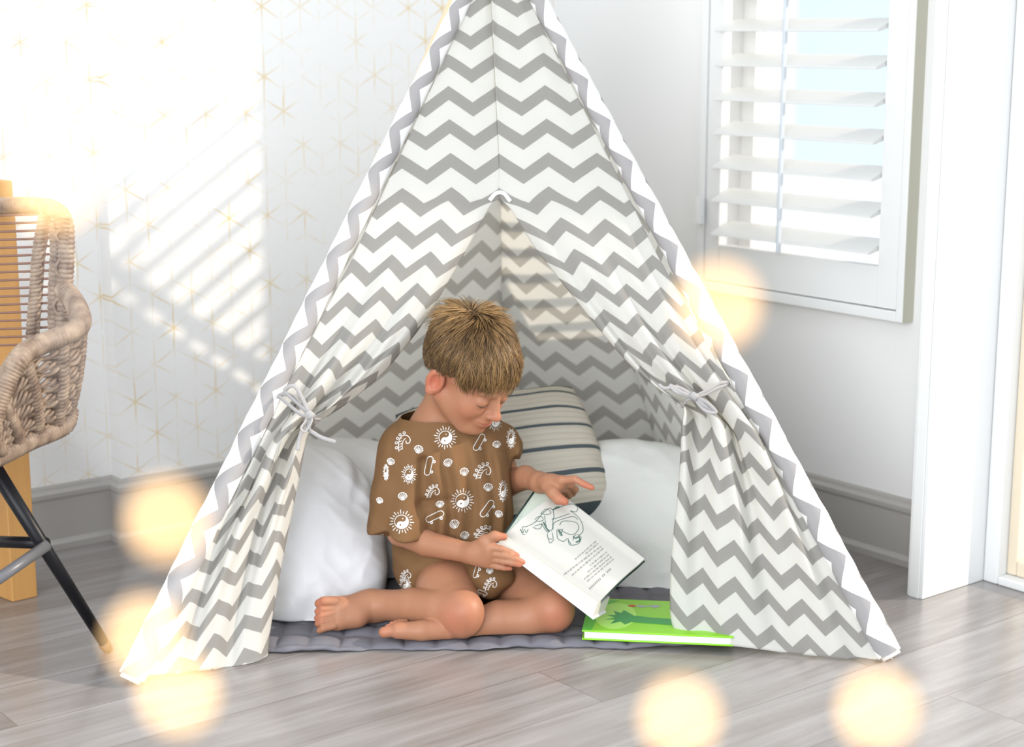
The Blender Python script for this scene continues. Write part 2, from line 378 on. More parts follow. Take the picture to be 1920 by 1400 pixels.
# outside, seen over-bright through louvers and door
mext = newmat('bright_paving', (.80, .78, .75), .8)
po = MB(); po.box(R(-2.5, -6, -.06), t_ * 9, n_ * 5.86, Z3 * .04).build('ground', mext)
tag(bpy.data.objects['ground'], kind='structure')
mpost = newmat('sandy_wood_post', (.80, .62, .40), .7)
q = P(1403, 300, 5.6); pm = MB().box((q[0] - .035, 5.6, -.02), (.075, 0, 0), (0, .07, 0), (0, 0, 2.5)).build('porch_post', mpost, bevel=.004)
tag(pm, 'sandy wooden porch post seen outside through the left half of the shutters', 'post')
mhouse = newmat('pale_blue_siding', (.62, .74, .86), .6)
qa, qb = P(1490, 300, 7.5), P(1660, 300, 7.5)
hz0 = P(1560, 330, 7.5)[2]
pp = empty('garden_screen', (qa[0], 7.5, -.02), 'pale blue panel screen in white frame, outside behind the shutters', 'screen')
MB().box((qa[0], 7.5, hz0), (qb[0] - qa[0] + .3, 0, 0), (0, .04, 0), (0, 0, 1.4)).build('panel', mhouse, pp)
MB().box((qa[0] - .062, 7.49, -.02), (.06, 0, 0), (0, .06, 0), (0, 0, hz0 + 1.5)).build('post', mtrim, pp)
MB().box((qb[0] + .302, 7.49, -.02), (.06, 0, 0), (0, .06, 0), (0, 0, hz0 + 1.5)).build('post', mtrim, pp)

# ================================================================== TEEPEE
APX = np.array([-.023, 3.06, 1.1675])
FL = np.array([-.590, 2.436, 0]); FR = np.array([.608, 2.536, 0]); SL = np.array([-.56, 3.20, 0]); SR = np.array([.345, 3.40, 0]); BK = np.array([-.02, 3.66, 0])
PN = np.cross(FR - FL, APX - FL); PN /= np.linalg.norm(PN)
if PN[1] > 0: PN = -PN                          # front plane normal, towards the viewer
def FP(px, py): return onplane(px, py, FL, PN)
PXd = (FR - FL) / np.linalg.norm(FR - FL); PYd = np.cross(PN, PXd); PYd = PYd if PYd[2] > 0 else -PYd
O0 = FP(938, 320)
VP = 1.05 * abs(np.dot(FP(938, 381) - O0, PYd)); UP_ = .083; AMP = VP * .5
def chevron(name, rot=False, grey=(.51, .495, .475), white=(.87, .865, .85), tl=.58, ph=0.0):
    m = newmat(name, rough=.85, spec=.15); nt = m.node_tree; t, u, v, _ = texco(nt, 'UV')
    f = (((u / UP_).frac() - .5).abs() * 2.0); vv = (v - AMP * f) / VP + ph
    fr_ = vv.frac(); s_ = fr_.gt(.575)
    wv = noise(nt, 900, 1, t.outputs['UV']) * .10 + .95
    gsock = mixc(nt, wv * 0 + s_, white, grey); m2 = nt.nodes.new('ShaderNodeMix'); m2.data_type = 'RGBA'; m2.blend_type = 'MULTIPLY'; m2.inputs[0].default_value = 1
    nt.links.new(gsock, m2.inputs[6]); cw = nt.nodes.new('ShaderNodeCombineColor'); 
    for i in range(3): nt.links.new(wv.k, cw.inputs[i])
    nt.links.new(cw.outputs[0], m2.inputs[7])
    wm = nt.nodes.new('ShaderNodeMix'); wm.data_type = 'RGBA'; wm.blend_type = 'MULTIPLY'; wm.inputs[0].default_value = 1; nt.links.new(m2.outputs[2], wm.inputs[6]); wm.inputs[7].default_value = (1.0, .985, .92, 1)
    setcol(m, m2.outputs[2]); translucent(m, tl, wm.outputs[2]); return m
mch = chevron('chevron_cotton'); mchs = chevron('chevron_sleeve', grey=(.36, .345, .345), tl=.10, ph=.18)
tent = empty('teepee_tent', (0, 2.95, 0), "child's teepee tent in grey and white chevron cotton, door flaps tied back", 'tent')
SEAML = [(885, 0), (737, 320), (658, 490), (546, 705), (488, 830), (435, 937), (391, 1008), (348, 1092), (317, 1152), (262, 1268)]
SEAMR = [(991, 0), (1074, 165), (1182, 377), (1231, 476), (1343, 675), (1401, 769), (1448, 853), (1471, 895), (1580, 1091), (1651, 1232), (1660, 1246)]
# cloth edges: (px, py, inward offset behind the front plane)
EDGEL = [(920, -120, 0), (921, 0, 0), (928, 150, 0), (936, 300, 0), (936, 366, 0), (919, 385, .004), (878, 457, .012), (811, 569, .02), (770, 627, .025), (712, 693, .03), (650, 745, .025), (598, 782, .012),
         (577, 815, .012), (565, 870, .02), (548, 940, .03), (528, 1030, .045), (512, 1110, .06), (499, 1180, .075), (494, 1238, .082)]
EDGER = [(920, -120, 0), (921, 0, 0), (928, 150, 0), (936, 300, 0), (936, 366, 0), (960, 392, .004), (1004, 455, .012), (1080, 548, .02), (1140, 622, .025), (1200, 685, .03), (1250, 728, .025), (1284, 757, .012),
         (1282, 800, .012), (1281, 860, .02), (1277, 930, .03), (1271, 1010, .045), (1270, 1080, .06), (1274, 1150, .07), (1292, 1192, .07)]
def half(name, seam, edge, side, seed, tie_y):
    NT, NS = 260, 90
    e = np.array([FP(a, b) - PN * c for a, b, c in edge]); sm = np.array([FP(a, b) for a, b in seam])
    top = FP(920 if side < 0 else 921, -120); s_top = FP(935 + side * 10, -118); sm = np.vstack([s_top, sm])
    # hem target heights differ; parametrise both sides by cloth height
    ev = resample(spline(e, 10), NT); 
    Ls = np.r_[0, np.cumsum(np.linalg.norm(np.diff(sm, axis=0), axis=1))]
    # find rows: above the opening rows are level; below they follow the edge arc length
    hE = (ev - O0) @ PYd; uE = (ev - O0) @ PXd
    kop = int(np.argmin(np.linalg.norm(ev - e[4], axis=1)))
    le = np.r_[0, np.cumsum(np.linalg.norm(np.diff(ev, axis=0), axis=1))]
    vE = hE.copy(); tot = hE[kop] + abs(0) ; hs = (sm - O0) @ PYd
    vbot = hs[-1] + (.0 if side < 0 else .0)
    vE[kop:] = hE[kop] + (vbot - hE[kop]) * (le[kop:] - le[kop]) / (le[-1] - le[kop])
    # seam point for same cloth height
    order = np.argsort(hs); sx = [np.interp(vE, hs[order], sm[order][:, i]) for i in range(3)]; SP = np.stack(sx, 1)
    s = np.linspace(0, 1, NS)[None, :, None]; Pg = SP[:, None, :] * (1 - s) + ev[:, None, :] * s
    rel = np.clip((le - le[kop]) / (le[-1] - le[kop]), 0, 1)
    tk = int(np.argmin(np.linalg.norm(ev - e[11], axis=1))); rt = rel[tk]
    u_s = (SP - O0) @ PXd; U = u_s[:, None] * (1 - s[..., 0]); V = np.repeat(vE[:, None], NS, 1)
    below = np.clip((rel - rt) / (1 - rt), 0, 1); above = np.clip(rel / rt, 0, 1)
    ss = np.linspace(0, 1, NS)[None, :]
    near = np.exp(-((rel - rt) / .16) ** 2)[:, None]
    env = np.where(rel < rt, above ** 1.8, 1 - below ** 1.0 * .72)[:, None] * (rel > 0)[:, None]
    ph = seed
    fold = np.sin(ss * 2 * np.pi * 2.4 + ph + 1.0 * np.sin(rel[:, None] * 3)) + .35 * np.sin(ss * 2 * np.pi * 5.3 + ph * 2.1)
    taper = np.clip(ss * 5, 0, 1) ** 1.0
    amp = .019 * env * taper
    Pg = Pg + (PN[None, None] * (amp * fold)[..., None])
    # sideways gather so folds overlap near the tie
    Pg = Pg + (PXd[None, None] * (side * .008 * near * np.sin(ss * 2 * np.pi * 3.1 + ph + 1.5) * taper)[..., None])
    # billow between rows
    Pg = Pg + PN[None, None] * (.006 * np.sin(np.pi * ss) * (1 - env) + .0016 * nz(ss * 9, rel[:, None] * 14 + 3 * ss, ph) * taper)[..., None]
    # edge rolled a little
    roll = np.clip((ss - .90) / .10, 0, 1) ** 2 * (rel > 0)[:, None] * np.clip(rel * 8, 0, 1)[:, None]
    Pg = Pg - PN[None, None] * (.010 * roll)[..., None]
    if True:    # vertical pleat above the opening
        pl = np.clip(1 - rel * 40, 0, 1)[:, None] * np.clip((.35 + hE[:, None] - 0) / .35, 0, 1) * np.clip((hE[:, None] - .02) / .2, 0, 1)
        if side > 0: Pg = Pg + PN[None, None] * (.007 * pl * np.exp(-(1 - ss) * 9))[..., None]
    Pg[..., 2] = np.maximum(Pg[..., 2], .003 + .002 * np.sin(Pg[..., 0] * 60))
    ds = np.zeros((NT, NS)); ds[:, 1:] = np.cumsum(np.linalg.norm(np.diff(Pg, axis=1), axis=2), axis=1)
    U = u_s[:, None] - side * ds * np.clip((np.abs(u_s) / ds[:, -1])[:, None], 1, 1.45) * 1.0
    wj = np.clip(rel * 12, 0, 1)[:, None]; U = U * wj + (u_s[:, None] * (1 - ss)) * (1 - wj)
    lenE = hE[kop] - (le - le[kop]); V = vE[:, None] * (1 - ss) + np.where(rel > 0, lenE, vE)[:, None] * ss
    vv, ff = gridmesh(Pg); o = obj(name, vv, ff, mch, tent, uv=np.stack([U, V], -1).reshape(-1, 2))
    sd = o.modifiers.new('s', 'SOLIDIFY'); sd.thickness = .0008
    return o
half('front_panel', SEAML, EDGEL, -1, .6, 780); half('front_panel', SEAMR, EDGER, 1, 3.9, 760)
# little gathered bar-tack at the opening top
# poles and sleeves
mpole = newmat('pine_pole', (.72, .55, .36), .5)
mcap = newmat('white_foot_cap', (.86, .84, .82), .5)
APX0 = APX
def pole(foot, r0=.021, r1=.0145, cap=True, off=(0, 0, 0)):
    APX = APX0 + np.array(off); foot = np.array(foot, float); d = APX - foot; Ld = np.linalg.norm(d); d /= Ld
    a = foot + np.array([0, 0, .012])
    MB().tube([a, APX, APX + d * .28], [.011, .011, .011], 14).build('pole', mpole, tent, smooth=True)
    side = np.cross(d, [0, 1, 0]); side /= np.linalg.norm(side); fw = np.cross(side, d); nl, na = 150, 28
    Lm = Ld * .985; T = np.linspace(.012, Lm, nl); A = np.linspace(0, 2 * np.pi, na + 1)
    TT, AA = np.meshgrid(T, A, indexing='ij'); rr = r0 + (r1 - r0) * (TT / Lm)
    rr = rr * (1 + .025 * np.sin(TT * 31 + 2 * AA) + .02 * np.sin(TT * 73 + AA * 3 + foot[0] * 9) + .02 * np.sin(TT * 140 + AA))
    Pg = foot + TT[..., None] * d + (np.cos(AA) * rr)[..., None] * side + (np.sin(AA) * rr)[..., None] * fw
    Pg[..., 2] = np.maximum(Pg[..., 2], .002)
    v, f = gridmesh(Pg); obj('pole_sleeve', v, f, mchs, tent, uv=np.stack([TT + foot[0], AA * .0185 + (.031 if foot[0] < 0 else .012)], -1).reshape(-1, 2))
    if cap:
        MB().tube([foot + d * .004 + Z3 * .002, foot + d * .03], [r0 * .80, r0 * .92], 18).build('foot_cap', mcap, tent, smooth=True)
pole(FL + np.array([0, .004, 0])); pole(FR + np.array([0, .004, 0]))
for q, w_ in ((SL, (-.022, .01, 0)), (SR, (.022, .012, 0)), (BK, (0, .024, 0))): pole(q + np.array(w_), .013, .009, False, np.array(w_) * .9)
# other cloth panels
def panel(a, b, sag, seed):
    a, b = np.array(a), np.array(b); NT, NS = 90, 60; t = np.linspace(0, 1, NT)[:, None, None]; s = np.linspace(0, 1, NS)[None, :, None]
    base = a * (1 - s) + b * s; Pg = base * (1 - t) + APX * t
    n = np.cross(b - a, APX - a); n /= np.linalg.norm(n); cen = np.array([0, 3.0, .4])
    if np.dot(cen - a, n) < 0: n = -n
    T, S_ = t[..., 0], s[..., 0]; bl = np.sin(np.pi * S_) * (1 - T) ** .7
    Pg = Pg + n * (sag * bl + .006 * (1 - T) * nz(S_ * 7 + seed, T * 8 + 2 * S_, seed) * np.sin(np.pi * S_))[..., None]
    e = (b - a) / np.linalg.norm(b - a); up = np.cross(n, e); up = up if up[2] > 0 else -up
    mid = (a + b) / 2; base0 = ((1 - t) * (a * (1 - s) + b * s) + t * APX)
    U = (base0 - (BK if abs(a[0] - BK[0]) < .01 or abs(b[0] - BK[0]) < .01 else a)) @ e; V = (base0 - a) @ up
    Pg[..., 2] = np.maximum(Pg[..., 2], .003)
    v, f = gridmesh(Pg); obj('side_panel', v, f, mch, tent, uv=np.stack([U, V + .02], -1).reshape(-1, 2))
panel(FL, SL, .01, 1); panel(SL, BK, .02, 2); panel(BK, SR, .02, 3.3); panel(SR, FR, .015, 5)
# ties
mtie = newmat('grey_tie_ribbon', (.36, .345, .34), .7)
def ribbon(pts, r=.0035, flat=.35, name='tie_ribbon', parent=None):
    return spline(pts, 8)
def TP(px, py, e=.02): return FP(px, py) + PN * e
tb = MB()
for pts in ([(520, 744, .006), (528, 752, .022), (545, 768, .03), (565, 785, .034), (590, 792, .026), (600, 788, .004)],
            [(520, 744, .006), (534, 744, .02), (552, 752, .028), (566, 770, .034), (585, 786, .03)],
            [(583, 786, .03), (575, 800, .036), (567, 812, .038), (574, 818, .038), (585, 800, .036), (583, 786, .03)],
            [(583, 786, .03), (560, 742, .045), (545, 737, .045), (536, 745, .04), (548, 756, .038), (583, 786, .03)],
            [(584, 788, .034), (580, 810, .03), (590, 819, .028), (606, 828, .028), (630, 836, .03)],
            [(580, 788, .034), (568, 815, .03), (562, 832, .026), (559, 850, .024)]):
    tb.tube(spline([TP(*p) for p in pts], 8), .0033, 8, .45)
tb.tube(spline([TP(578, 782, .03), TP(588, 792, .034)], 4), .007, 10)
tb.build('tie_ribbon', mtie, tent, smooth=True)
tb = MB()
for pts in ([(1364, 722, .006), (1340, 733, .02), (1318, 745, .024), (1300, 752, .028)],
            [(1366, 718, .006), (1345, 724, .02), (1322, 738, .026), (1296, 751, .028)],
            [(1296, 752, .03), (1270, 745, .036), (1250, 732, .036), (1262, 745, .036), (1296, 753, .03)],
            [(1296, 752, .03), (1275, 740, .034), (1258, 735, .036), (1240, 738, .036), (1228, 731, .036)],
            [(1296, 752, .03), (1316, 763, .036), (1335, 781, .034), (1318, 780, .034), (1305, 768, .032), (1296, 752, .03)],
            [(1296, 752, .03), (1312, 768, .034), (1322, 775, .032), (1332, 779, .03)],
            [(1296, 750, .03), (1284, 756, .022), (1278, 762, .0)]):
    tb.tube(spline([TP(*p) for p in pts], 8), .0030, 8, .45)
tb.tube(spline([TP(1290, 748, .03), TP(1301, 756, .034)], 4), .0065, 10)
tb.build('tie_ribbon', mtie, tent, smooth=True)
tk_ = MB().tube(spline([TP(918, 376, .001), TP(930, 364, .004), TP(944, 364, .004), TP(957, 378, .001)], 6), .0035, 8, .5).build('opening_binding', newmat('white_binding', (.86, .85, .83), .8), tent, smooth=True)

# ================================================================== MAT, PILLOWS, BOOKS
mmat = newmat('grey_quilt', (.175, .172, .195), .8, spec=.2)
bump(mmat, noise(mmat.node_tree, 260, 3), .25, .001)
def quilt():
    x0, x1 = -.50, .44; NX, NY = 300, 150; X = np.linspace(x0, x1, NX)
    front = 2.578 + (X + .3) * .035 + .004 * np.sin(X * 24) + .003 * np.sin(X * 57 + 1) + .0015 * np.sin(X * 160)
    Tt = np.linspace(0, 1, NY); back = 3.30 - np.abs(X + .05) * .35
    XX = np.repeat(X[:, None], NY, 1); YY = front[:, None] * (1 - Tt) + back[:, None] * Tt
    q = .052; a = np.abs(np.sin(np.pi * (XX + .02) / q)); b = np.abs(np.sin(np.pi * (YY - 2.585) / q))
    puff = (a ** .45) * (b ** .45); ed = np.minimum(1, (YY - front[:, None]) / .009)
    ZZ = .0035 + .0085 * puff * np.sqrt(np.clip(ed, 0, 1)) + .0012 * np.sin(XX * 33) + .001 * np.sin(YY * 41 + XX * 12)
    Zl = .003 * np.maximum(0, np.sin(XX * 21 + 2)) * np.exp(-(YY - front[:, None]) / .03)
    top = np.stack([XX, YY, ZZ + Zl], -1); bot = np.stack([XX, YY, np.full_like(ZZ, .0012) + Zl], -1)
    v1, f1 = gridmesh(top); v2, f2 = gridmesh(bot); v = np.vstack([v1, v2]); n = len(v1); f = [tuple(r) for r in f1] + [tuple(r[::-1] + n) for r in f2]
    idx = np.arange(n).reshape(NX, NY); border = list(idx[:, 0]) + list(idx[-1, 1:]) + list(idx[-2::-1, -1]) + list(idx[0, -2:0:-1])
    for i in range(len(border)): a_, b_ = border[i], border[(i + 1) % len(border)]; f.append((b_, a_, a_ + n, b_ + n))
    return obj('quilted_mat', v, f, mmat)
tag(quilt(), 'grey quilted play mat with wavy edge on the floor inside the teepee', 'mat')

def mframe(n, up):
    n = np.array(n, float); n /= np.linalg.norm(n); up = np.array(up, float); up -= n * np.dot(up, n); up /= np.linalg.norm(up)
    return np.cross(up, n), up, n
def pillow(name, c, n, up, hw, hh, th, m, floor=.012, seed=0, pinch=.10, wr=.006, parent=None, pw_=.42, rnd=.30):
    ex, ey, ez = mframe(n, up); K = 90; u = np.linspace(-1, 1, K); U, V = np.meshgrid(u, u, indexing='ij')
    rr = (1 - np.abs(U) ** 2.6) ** pw_ * (1 - np.abs(V) ** 2.6) ** pw_
    sx = np.sqrt(1 - rnd * V ** 2); sy = np.sqrt(1 - rnd * U ** 2)
    out = []
    for sgn in (1, -1):
        ang = np.arctan2(V, U); rad = np.sqrt(U * U + V * V)
        w_ = wr * rr ** .5 * (nz(U * 4 + seed, V * 3 + seed * .7, seed) + .9 * np.sin(ang * 13 + seed + 3 * nz(U * 3, V * 3, seed)) * np.clip(rad - .45, 0, 1) ** 1.2 * 1.2)
        ridg = sum((1 - np.abs(nz(U * f_ + seed * 1.7, V * f_ * 1.3 - seed, seed + f_)) * 2.2) / f_ for f_ in (3.1, 5.7, 9.3))
        w_ = w_ + wr * 1.6 * rr ** .5 * np.clip(ridg, -.5, 1) * (.4 + .6 * np.clip(rad, 0, 1))
        D = sgn * (th * rr + w_)
        Pg = np.array(c) + (U * hw * sx)[..., None] * ex + (V * hh * sy)[..., None] * ey + D[..., None] * ez
        out.append(Pg)
    v1, f1 = gridmesh(out[0]); v2, f2 = gridmesh(out[1]); v = np.vstack([v1, v2]); k_ = len(v1)
    v[:, 2] = np.maximum(v[:, 2], floor + .0005 * np.sin(v[:, 0] * 90))
    uv = np.vstack([np.stack([U, V], -1).reshape(-1, 2)] * 2)
    f = [tuple(r) for r in f1] + [tuple(r[::-1] + k_) for r in f2]
    idx = np.arange(k_).reshape(K, K); border = list(idx[:, 0]) + list(idx[-1, 1:]) + list(idx[-2::-1, -1]) + list(idx[0, -2:0:-1])
    for i in range(len(border)): a_, b_ = border[i], border[(i + 1) % len(border)]; f.append((b_, a_, a_ + k_, b_ + k_))
    o = obj(name, v, f, m, parent, uv=uv); return o, (ex, ey, ez)
mlin = newmat('white_cotton', (.80, .80, .82), .85, spec=.15); bump(mlin, noise(mlin.node_tree, 500, 2), .15, .0006)
mlin2 = newmat('pale_linen', (.70, .71, .70), .85, spec=.15)
t, x_, y_, z_ = texco(mlin2.node_tree, 'UV'); bump(mlin2, (x_ * 240).sin() * .5 + (y_ * 240).sin() * .5, .12, .0006)
def seam_piping(pil, fr_, c, hw, hh, name, m, r=.003, rnd=.30, floor=.012):
    ex, ey, ez = fr_; pts = []
    for i in range(121):
        q = (i / 30.0) % 4; s_ = int(q); t = (q - s_) * 2 - 1
        U, V = [(t, -1), (1, t), (-t, 1), (-1, -t)][s_]
        sx = math.sqrt(1 - rnd * V * V); sy = math.sqrt(1 - rnd * U * U)
        p = np.array(c) + U * hw * sx * ex + V * hh * sy * ey; p[2] = max(p[2], floor + r); pts.append(p)
    MB().tube(pts, r, 6).build(name, m, pil, smooth=True)
c = P(585, 1030, 2.83); o, fr_ = pillow('pillow', c, (.42, -.80, .50), (-.12, .42, .86), .130, .190, .095, mlin, seed=1.3, wr=.008, rnd=.42)
tag(o, 'big white cotton pillow leaning beside the left door flap, by the bare foot', 'pillow')
c = P(665, 955, 3.02); o, fr_ = pillow('pillow', c, (.05, -.75, .75), (.10, .6, .8), .155, .145, .075, mlin, seed=4.3, wr=.006)
tag(o, 'white pillow behind the big one, between it and the boy', 'pillow')
seam_piping(o, fr_, c, .155, .145, 'piping', mlin)
c = P(1205, 985, 2.99); o, fr_ = pillow('pillow', c, (-.05, -.80, .62), (.22, .55, .8), .165, .165, .075, mlin2, seed=7.7, wr=.006)
tag(o, 'pale linen pillow lying on the right, behind the green book', 'pillow')
seam_piping(o, fr_, c, .165, .165, 'piping', mlin2)
# striped cushion
mstr = newmat('striped_linen', rough=.85, spec=.15); nt = mstr.node_tree; t, u, v, _ = texco(nt, 'UV')
base = mixc(nt, ((v * 75).sin() * .5 + .5).pw(3.0) * .35, (.58, .54, .47), (.36, .33, .28))
dark = None
for vc, wd_ in ((.52, .022), (.24, .022), (-.10, .028), (-.46, .035), (.80, .02)):
    b_ = (v - vc).abs().lt(wd_); dark = b_ if dark is None else dark.mx(b_)
lite = (((v * 11.0).frac() - .5).abs()).lt(.07)
cc = mixc(nt, lite * .5, base, (.62, .59, .53)); cc2 = mixc(nt, dark, cc, (.085, .105, .12))
endm = v.lt(-.86).mx(v.gt(.93)); setcol(mstr, mixc(nt, endm, cc2, (.06, .075, .085)))
c = P(945, 868, 3.0); o, fr_ = pillow('cushion', c, (.16, -.72, .70), (-.26, .62, .74), .185, .145, .06, mstr, floor=.03, seed=9.1, wr=.003, rnd=.12)
tag(o, 'beige cushion with dark grey stripes leaning behind the boy', 'cushion')

# green hardcover lying at right
mgreen = newmat('lime_cover', rough=.28); nt = mgreen.node_tree; t, u, v, _ = texco(nt, 'UV')
mpg = newmat('page_edges', (.84, .82, .80), .8); nt2 = mpg.node_tree; tt, a_, b_, c_ = texco(nt2, 'Object'); bump(mpg, (c_ * 9000).sin(), .2, .0004)
A0 = G(1091, 1181, .029); B0 = G(1293, 1190, .029); e1_ = (B0 - A0) / np.linalg.norm(B0 - A0); A1 = G(1129, 1122, .029)
e2_ = np.array([-e1_[1], e1_[0], 0]); Lb, Db = .245, np.dot(A1 - A0, e2_)
A0 = np.array([A0[0], A0[1], 0]); print('book depth', Db)
gb = empty('green_book', A0 + Z3 * .013, 'closed lime green hardcover book lying on the mat by the right flap', 'book')
cover = MB().box(A0 + Z3 * .0265, e1_ * Lb, e2_ * Db, Z3 * .0025).build('front_cover', mgreen, gb, bevel=.0006)
MB().box(A0 + Z3 * .0125, e1_ * Lb, e2_ * Db, Z3 * .0025).build('back_cover', mgreen, gb, bevel=.0006)
MB().box(A0 + Z3 * .0148 + e1_ * .004 + e2_ * .003, e1_ * (Lb - .008), e2_ * (Db - .004), Z3 * .0119).build('page_block', mpg, gb)
MB().box(A0 + Z3 * .0125 + e2_ * (Db - .0005), e1_ * Lb, e2_ * .0025, Z3 * .0165).build('spine', mgreen, gb, bevel=.0006)
# cover art kept generic: dark band with a fanned end, pale patch, small grey and red marks
cx = t  # uv not used: art built as thin inlays
setm = newmat('lime', (.22, .62, .015), .28); mgreen.node_tree.nodes['Principled BSDF'].inputs['Base Color'].default_value = (.25, .62, .010, 1)
def art(name, pts2, m, lift):
    v = [A0 + e1_ * a + e2_ * b + Z3 * (.029 + lift) for a, b in pts2]; v2 = [p - Z3 * .0003 for p in v]; n = len(v)
    f = [tuple(range(n)), tuple(range(n, 2 * n))[::-1]] + [(i, i + n, (i + 1) % n + n, (i + 1) % n) for i in range(n)]
    return merge_marks(cover, MB().add(v + v2, f), m)
mdk = newmat('dark_green_ink', (.02, .30, .05), .3); mlt = newmat('pale_green_ink', (.42, .78, .12), .3); mgk = newmat('grey_ink', (.35, .40, .38), .4); mrd = newmat('red_ink', (.55, .05, .02), .4); mmid = newmat('mid_green_ink', (.10, .48, .03), .3)
art('cover_print', [(.0, .0), (.016, .0), (.020, Db * .35), (.03, Db * .7), (.05, Db * .97), (.0, Db * .97)], mmid, .0001)
art('cover_print', [(.016 + .055 * (1 + math.cos(a)) * .62, Db * .48 + Db * .40 * math.sin(a)) for a in np.linspace(0, 2 * math.pi, 26)[:-1]], mlt, .0003)
fan = [(Lb, Db * .22), (Lb, Db * .42), (.11, Db * .46), (.08, Db * .50), (.062, Db * .66), (.058, Db * .56), (.045, Db * .62), (.050, Db * .50), (.036, Db * .47), (.050, Db * .42), (.034, Db * .34), (.050, Db * .36), (.044, Db * .22), (.060, Db * .30), (.068, Db * .22), (.078, Db * .30), (.11, Db * .28)]
art('cover_print', fan, mdk, .0005)
art('cover_print', [(.075, Db * .80), (.085, Db * .84), (.098, Db * .82), (.112, Db * .87), (.124, Db * .84), (.114, Db * .76), (.104, Db * .80), (.092, Db * .76)], mgk, .0005)
art('cover_print', [(.074 + .007 * math.cos(a), Db * .80 + .005 * math.sin(a)) for a in np.linspace(0, 2 * math.pi, 12)[:-1]], mrd, .0007)
art('cover_print', [(.172 + .006 * math.cos(a), Db * .74 + .004 * math.sin(a)) for a in np.linspace(0, 2 * math.pi, 12)[:-1]], mrd, .0005)

# ================================================================== OPEN BOOK (held by the boy)
mpaper2 = newmat('cream_page', (.56, .54, .49), .8, spec=.2); mcov = newmat('dark_cover', (.012, .035, .03), .35); mink = newmat('green_black_ink', (.04, .11, .09), .6); mtxt = newmat('text_ink', (.16, .15, .14), .6)
bA = P(945, 1004, 2.655); bB = P(1121, 1130, 2.60); bC = P(1208, 1048, 2.665); bD = P(1072, 912, 2.745)
bD = bA + (bC - bB) * .98 + (bD - (bA + (bC - bB))) * .35
ob = empty('open_book', (bA + bC) / 2, 'open hardcover picture book with a line drawing, held in the boy\'s hands', 'book')
gu = (bB - bA); gw = (bD - bA); bn = np.cross(gu, gw); bn /= np.linalg.norm(bn); bn = bn if bn[1] < 0 else -bn      # page normal, towards viewer
def slab(mb, a, b, c, d, th, n): # quad with thickness th behind (against n)
    v = [a, b, c, d, a - n * th, b - n * th, c - n * th, d - n * th]
    f = [(0, 1, 2, 3), (7, 6, 5, 4), (0, 4, 5, 1), (1, 5, 6, 2), (2, 6, 7, 3), (3, 7, 4, 0)]
    return mb.add(v, f)
def pg(u, v, e=0.0): # page coordinate: u along gutter 0..1, v outward 0..1, with a slight curl
    return bA + gu * u + gw * v + ((bC - bD) - gu) * u * v + bn * (e + .011 * math.sin(min(1, v * 1.15) * math.pi) - .009 * math.exp(-v * 11) + .001)
def sheet(name, m, off, th, u0=0.0, u1=1.0, v1=1.0, mat2=None):
    NU, NV = 14, 26; f1 = np.array([[pg(u0 + (u1 - u0) * i / NU, v1 * j / NV, off) for j in range(NV + 1)] for i in range(NU + 1)]); f2 = f1 - bn * th
    a, fa = gridmesh(f1); b, fb = gridmesh(f2); n = len(a); idx = np.arange(n).reshape(NU + 1, NV + 1)
    border = list(idx[:, 0]) + list(idx[-1, 1:]) + list(idx[-2::-1, -1]) + list(idx[0, -2:0:-1]); f = [tuple(r) for r in fa] + [tuple(r[::-1] + n) for r in fb]
    for i in range(len(border)): p, q = border[i], border[(i + 1) % len(border)]; f.append((q, p, p + n, q + n))
    return obj(name, np.vstack([a, b]), f, m, ob, smooth=False)
page = sheet('page_block', mpaper2, 0, .0045); 
sheet('page', mpaper2, -.0062, .0006, .0, .995, 1.035); sheet('page', mpaper2, -.0078, .0006, 0, 1.0, 1.02)
sheet('back_cover', mcov, -.0105, .0022, -.012, 1.012, 1.03)
# the other half of the book, seen edge-on, hangs down from the gutter towards the lap
hn = -gw / np.linalg.norm(gw); dn = (hn * .35 - bn * .94); dn /= np.linalg.norm(dn)
strip = np.array([a_ for a_ in (P(1130, 1136, 2.59) - bB,)])[0]
ga, gb_ = bA + bn * .0, bB + bn * .0
wv_ = P(933, 1016, 2.645) - P(945, 1004, 2.655); wv2 = P(1111, 1157, 2.588) - bB
m_ = MB(); depth = -bn * .034 + gw / np.linalg.norm(gw) * .040
v = [ga, gb_, gb_ + wv2 * .98, ga + wv_ * .95 + wv2 * .15]; v2 = [p + depth for p in v]
m_.add(v + v2, [(0, 3, 2, 1), (4, 5, 6, 7), (0, 1, 5, 4), (1, 2, 6, 5), (2, 3, 7, 6), (3, 0, 4, 7)]); m_.build('page_block', mpaper2, ob)
wn = (wv2 / np.linalg.norm(wv2)); m_ = MB(); a1, a2 = v[3] + wn * .0012, v[2] + wn * .0012
v = [a1 - gu * .01, a2 + gu * .012, a2 + gu * .012 + wn * .0028, a1 - gu * .01 + wn * .0028]; v = [p + bn * .002 for p in v]; v2 = [p + depth * 1.03 for p in v]
m_.add(v + v2, [(0, 3, 2, 1), (4, 5, 6, 7), (0, 1, 5, 4), (1, 2, 6, 5), (2, 3, 7, 6), (3, 0, 4, 7)]); m_.build('front_cover', newmat('grey_white_cover', (.62, .62, .64), .35), ob)
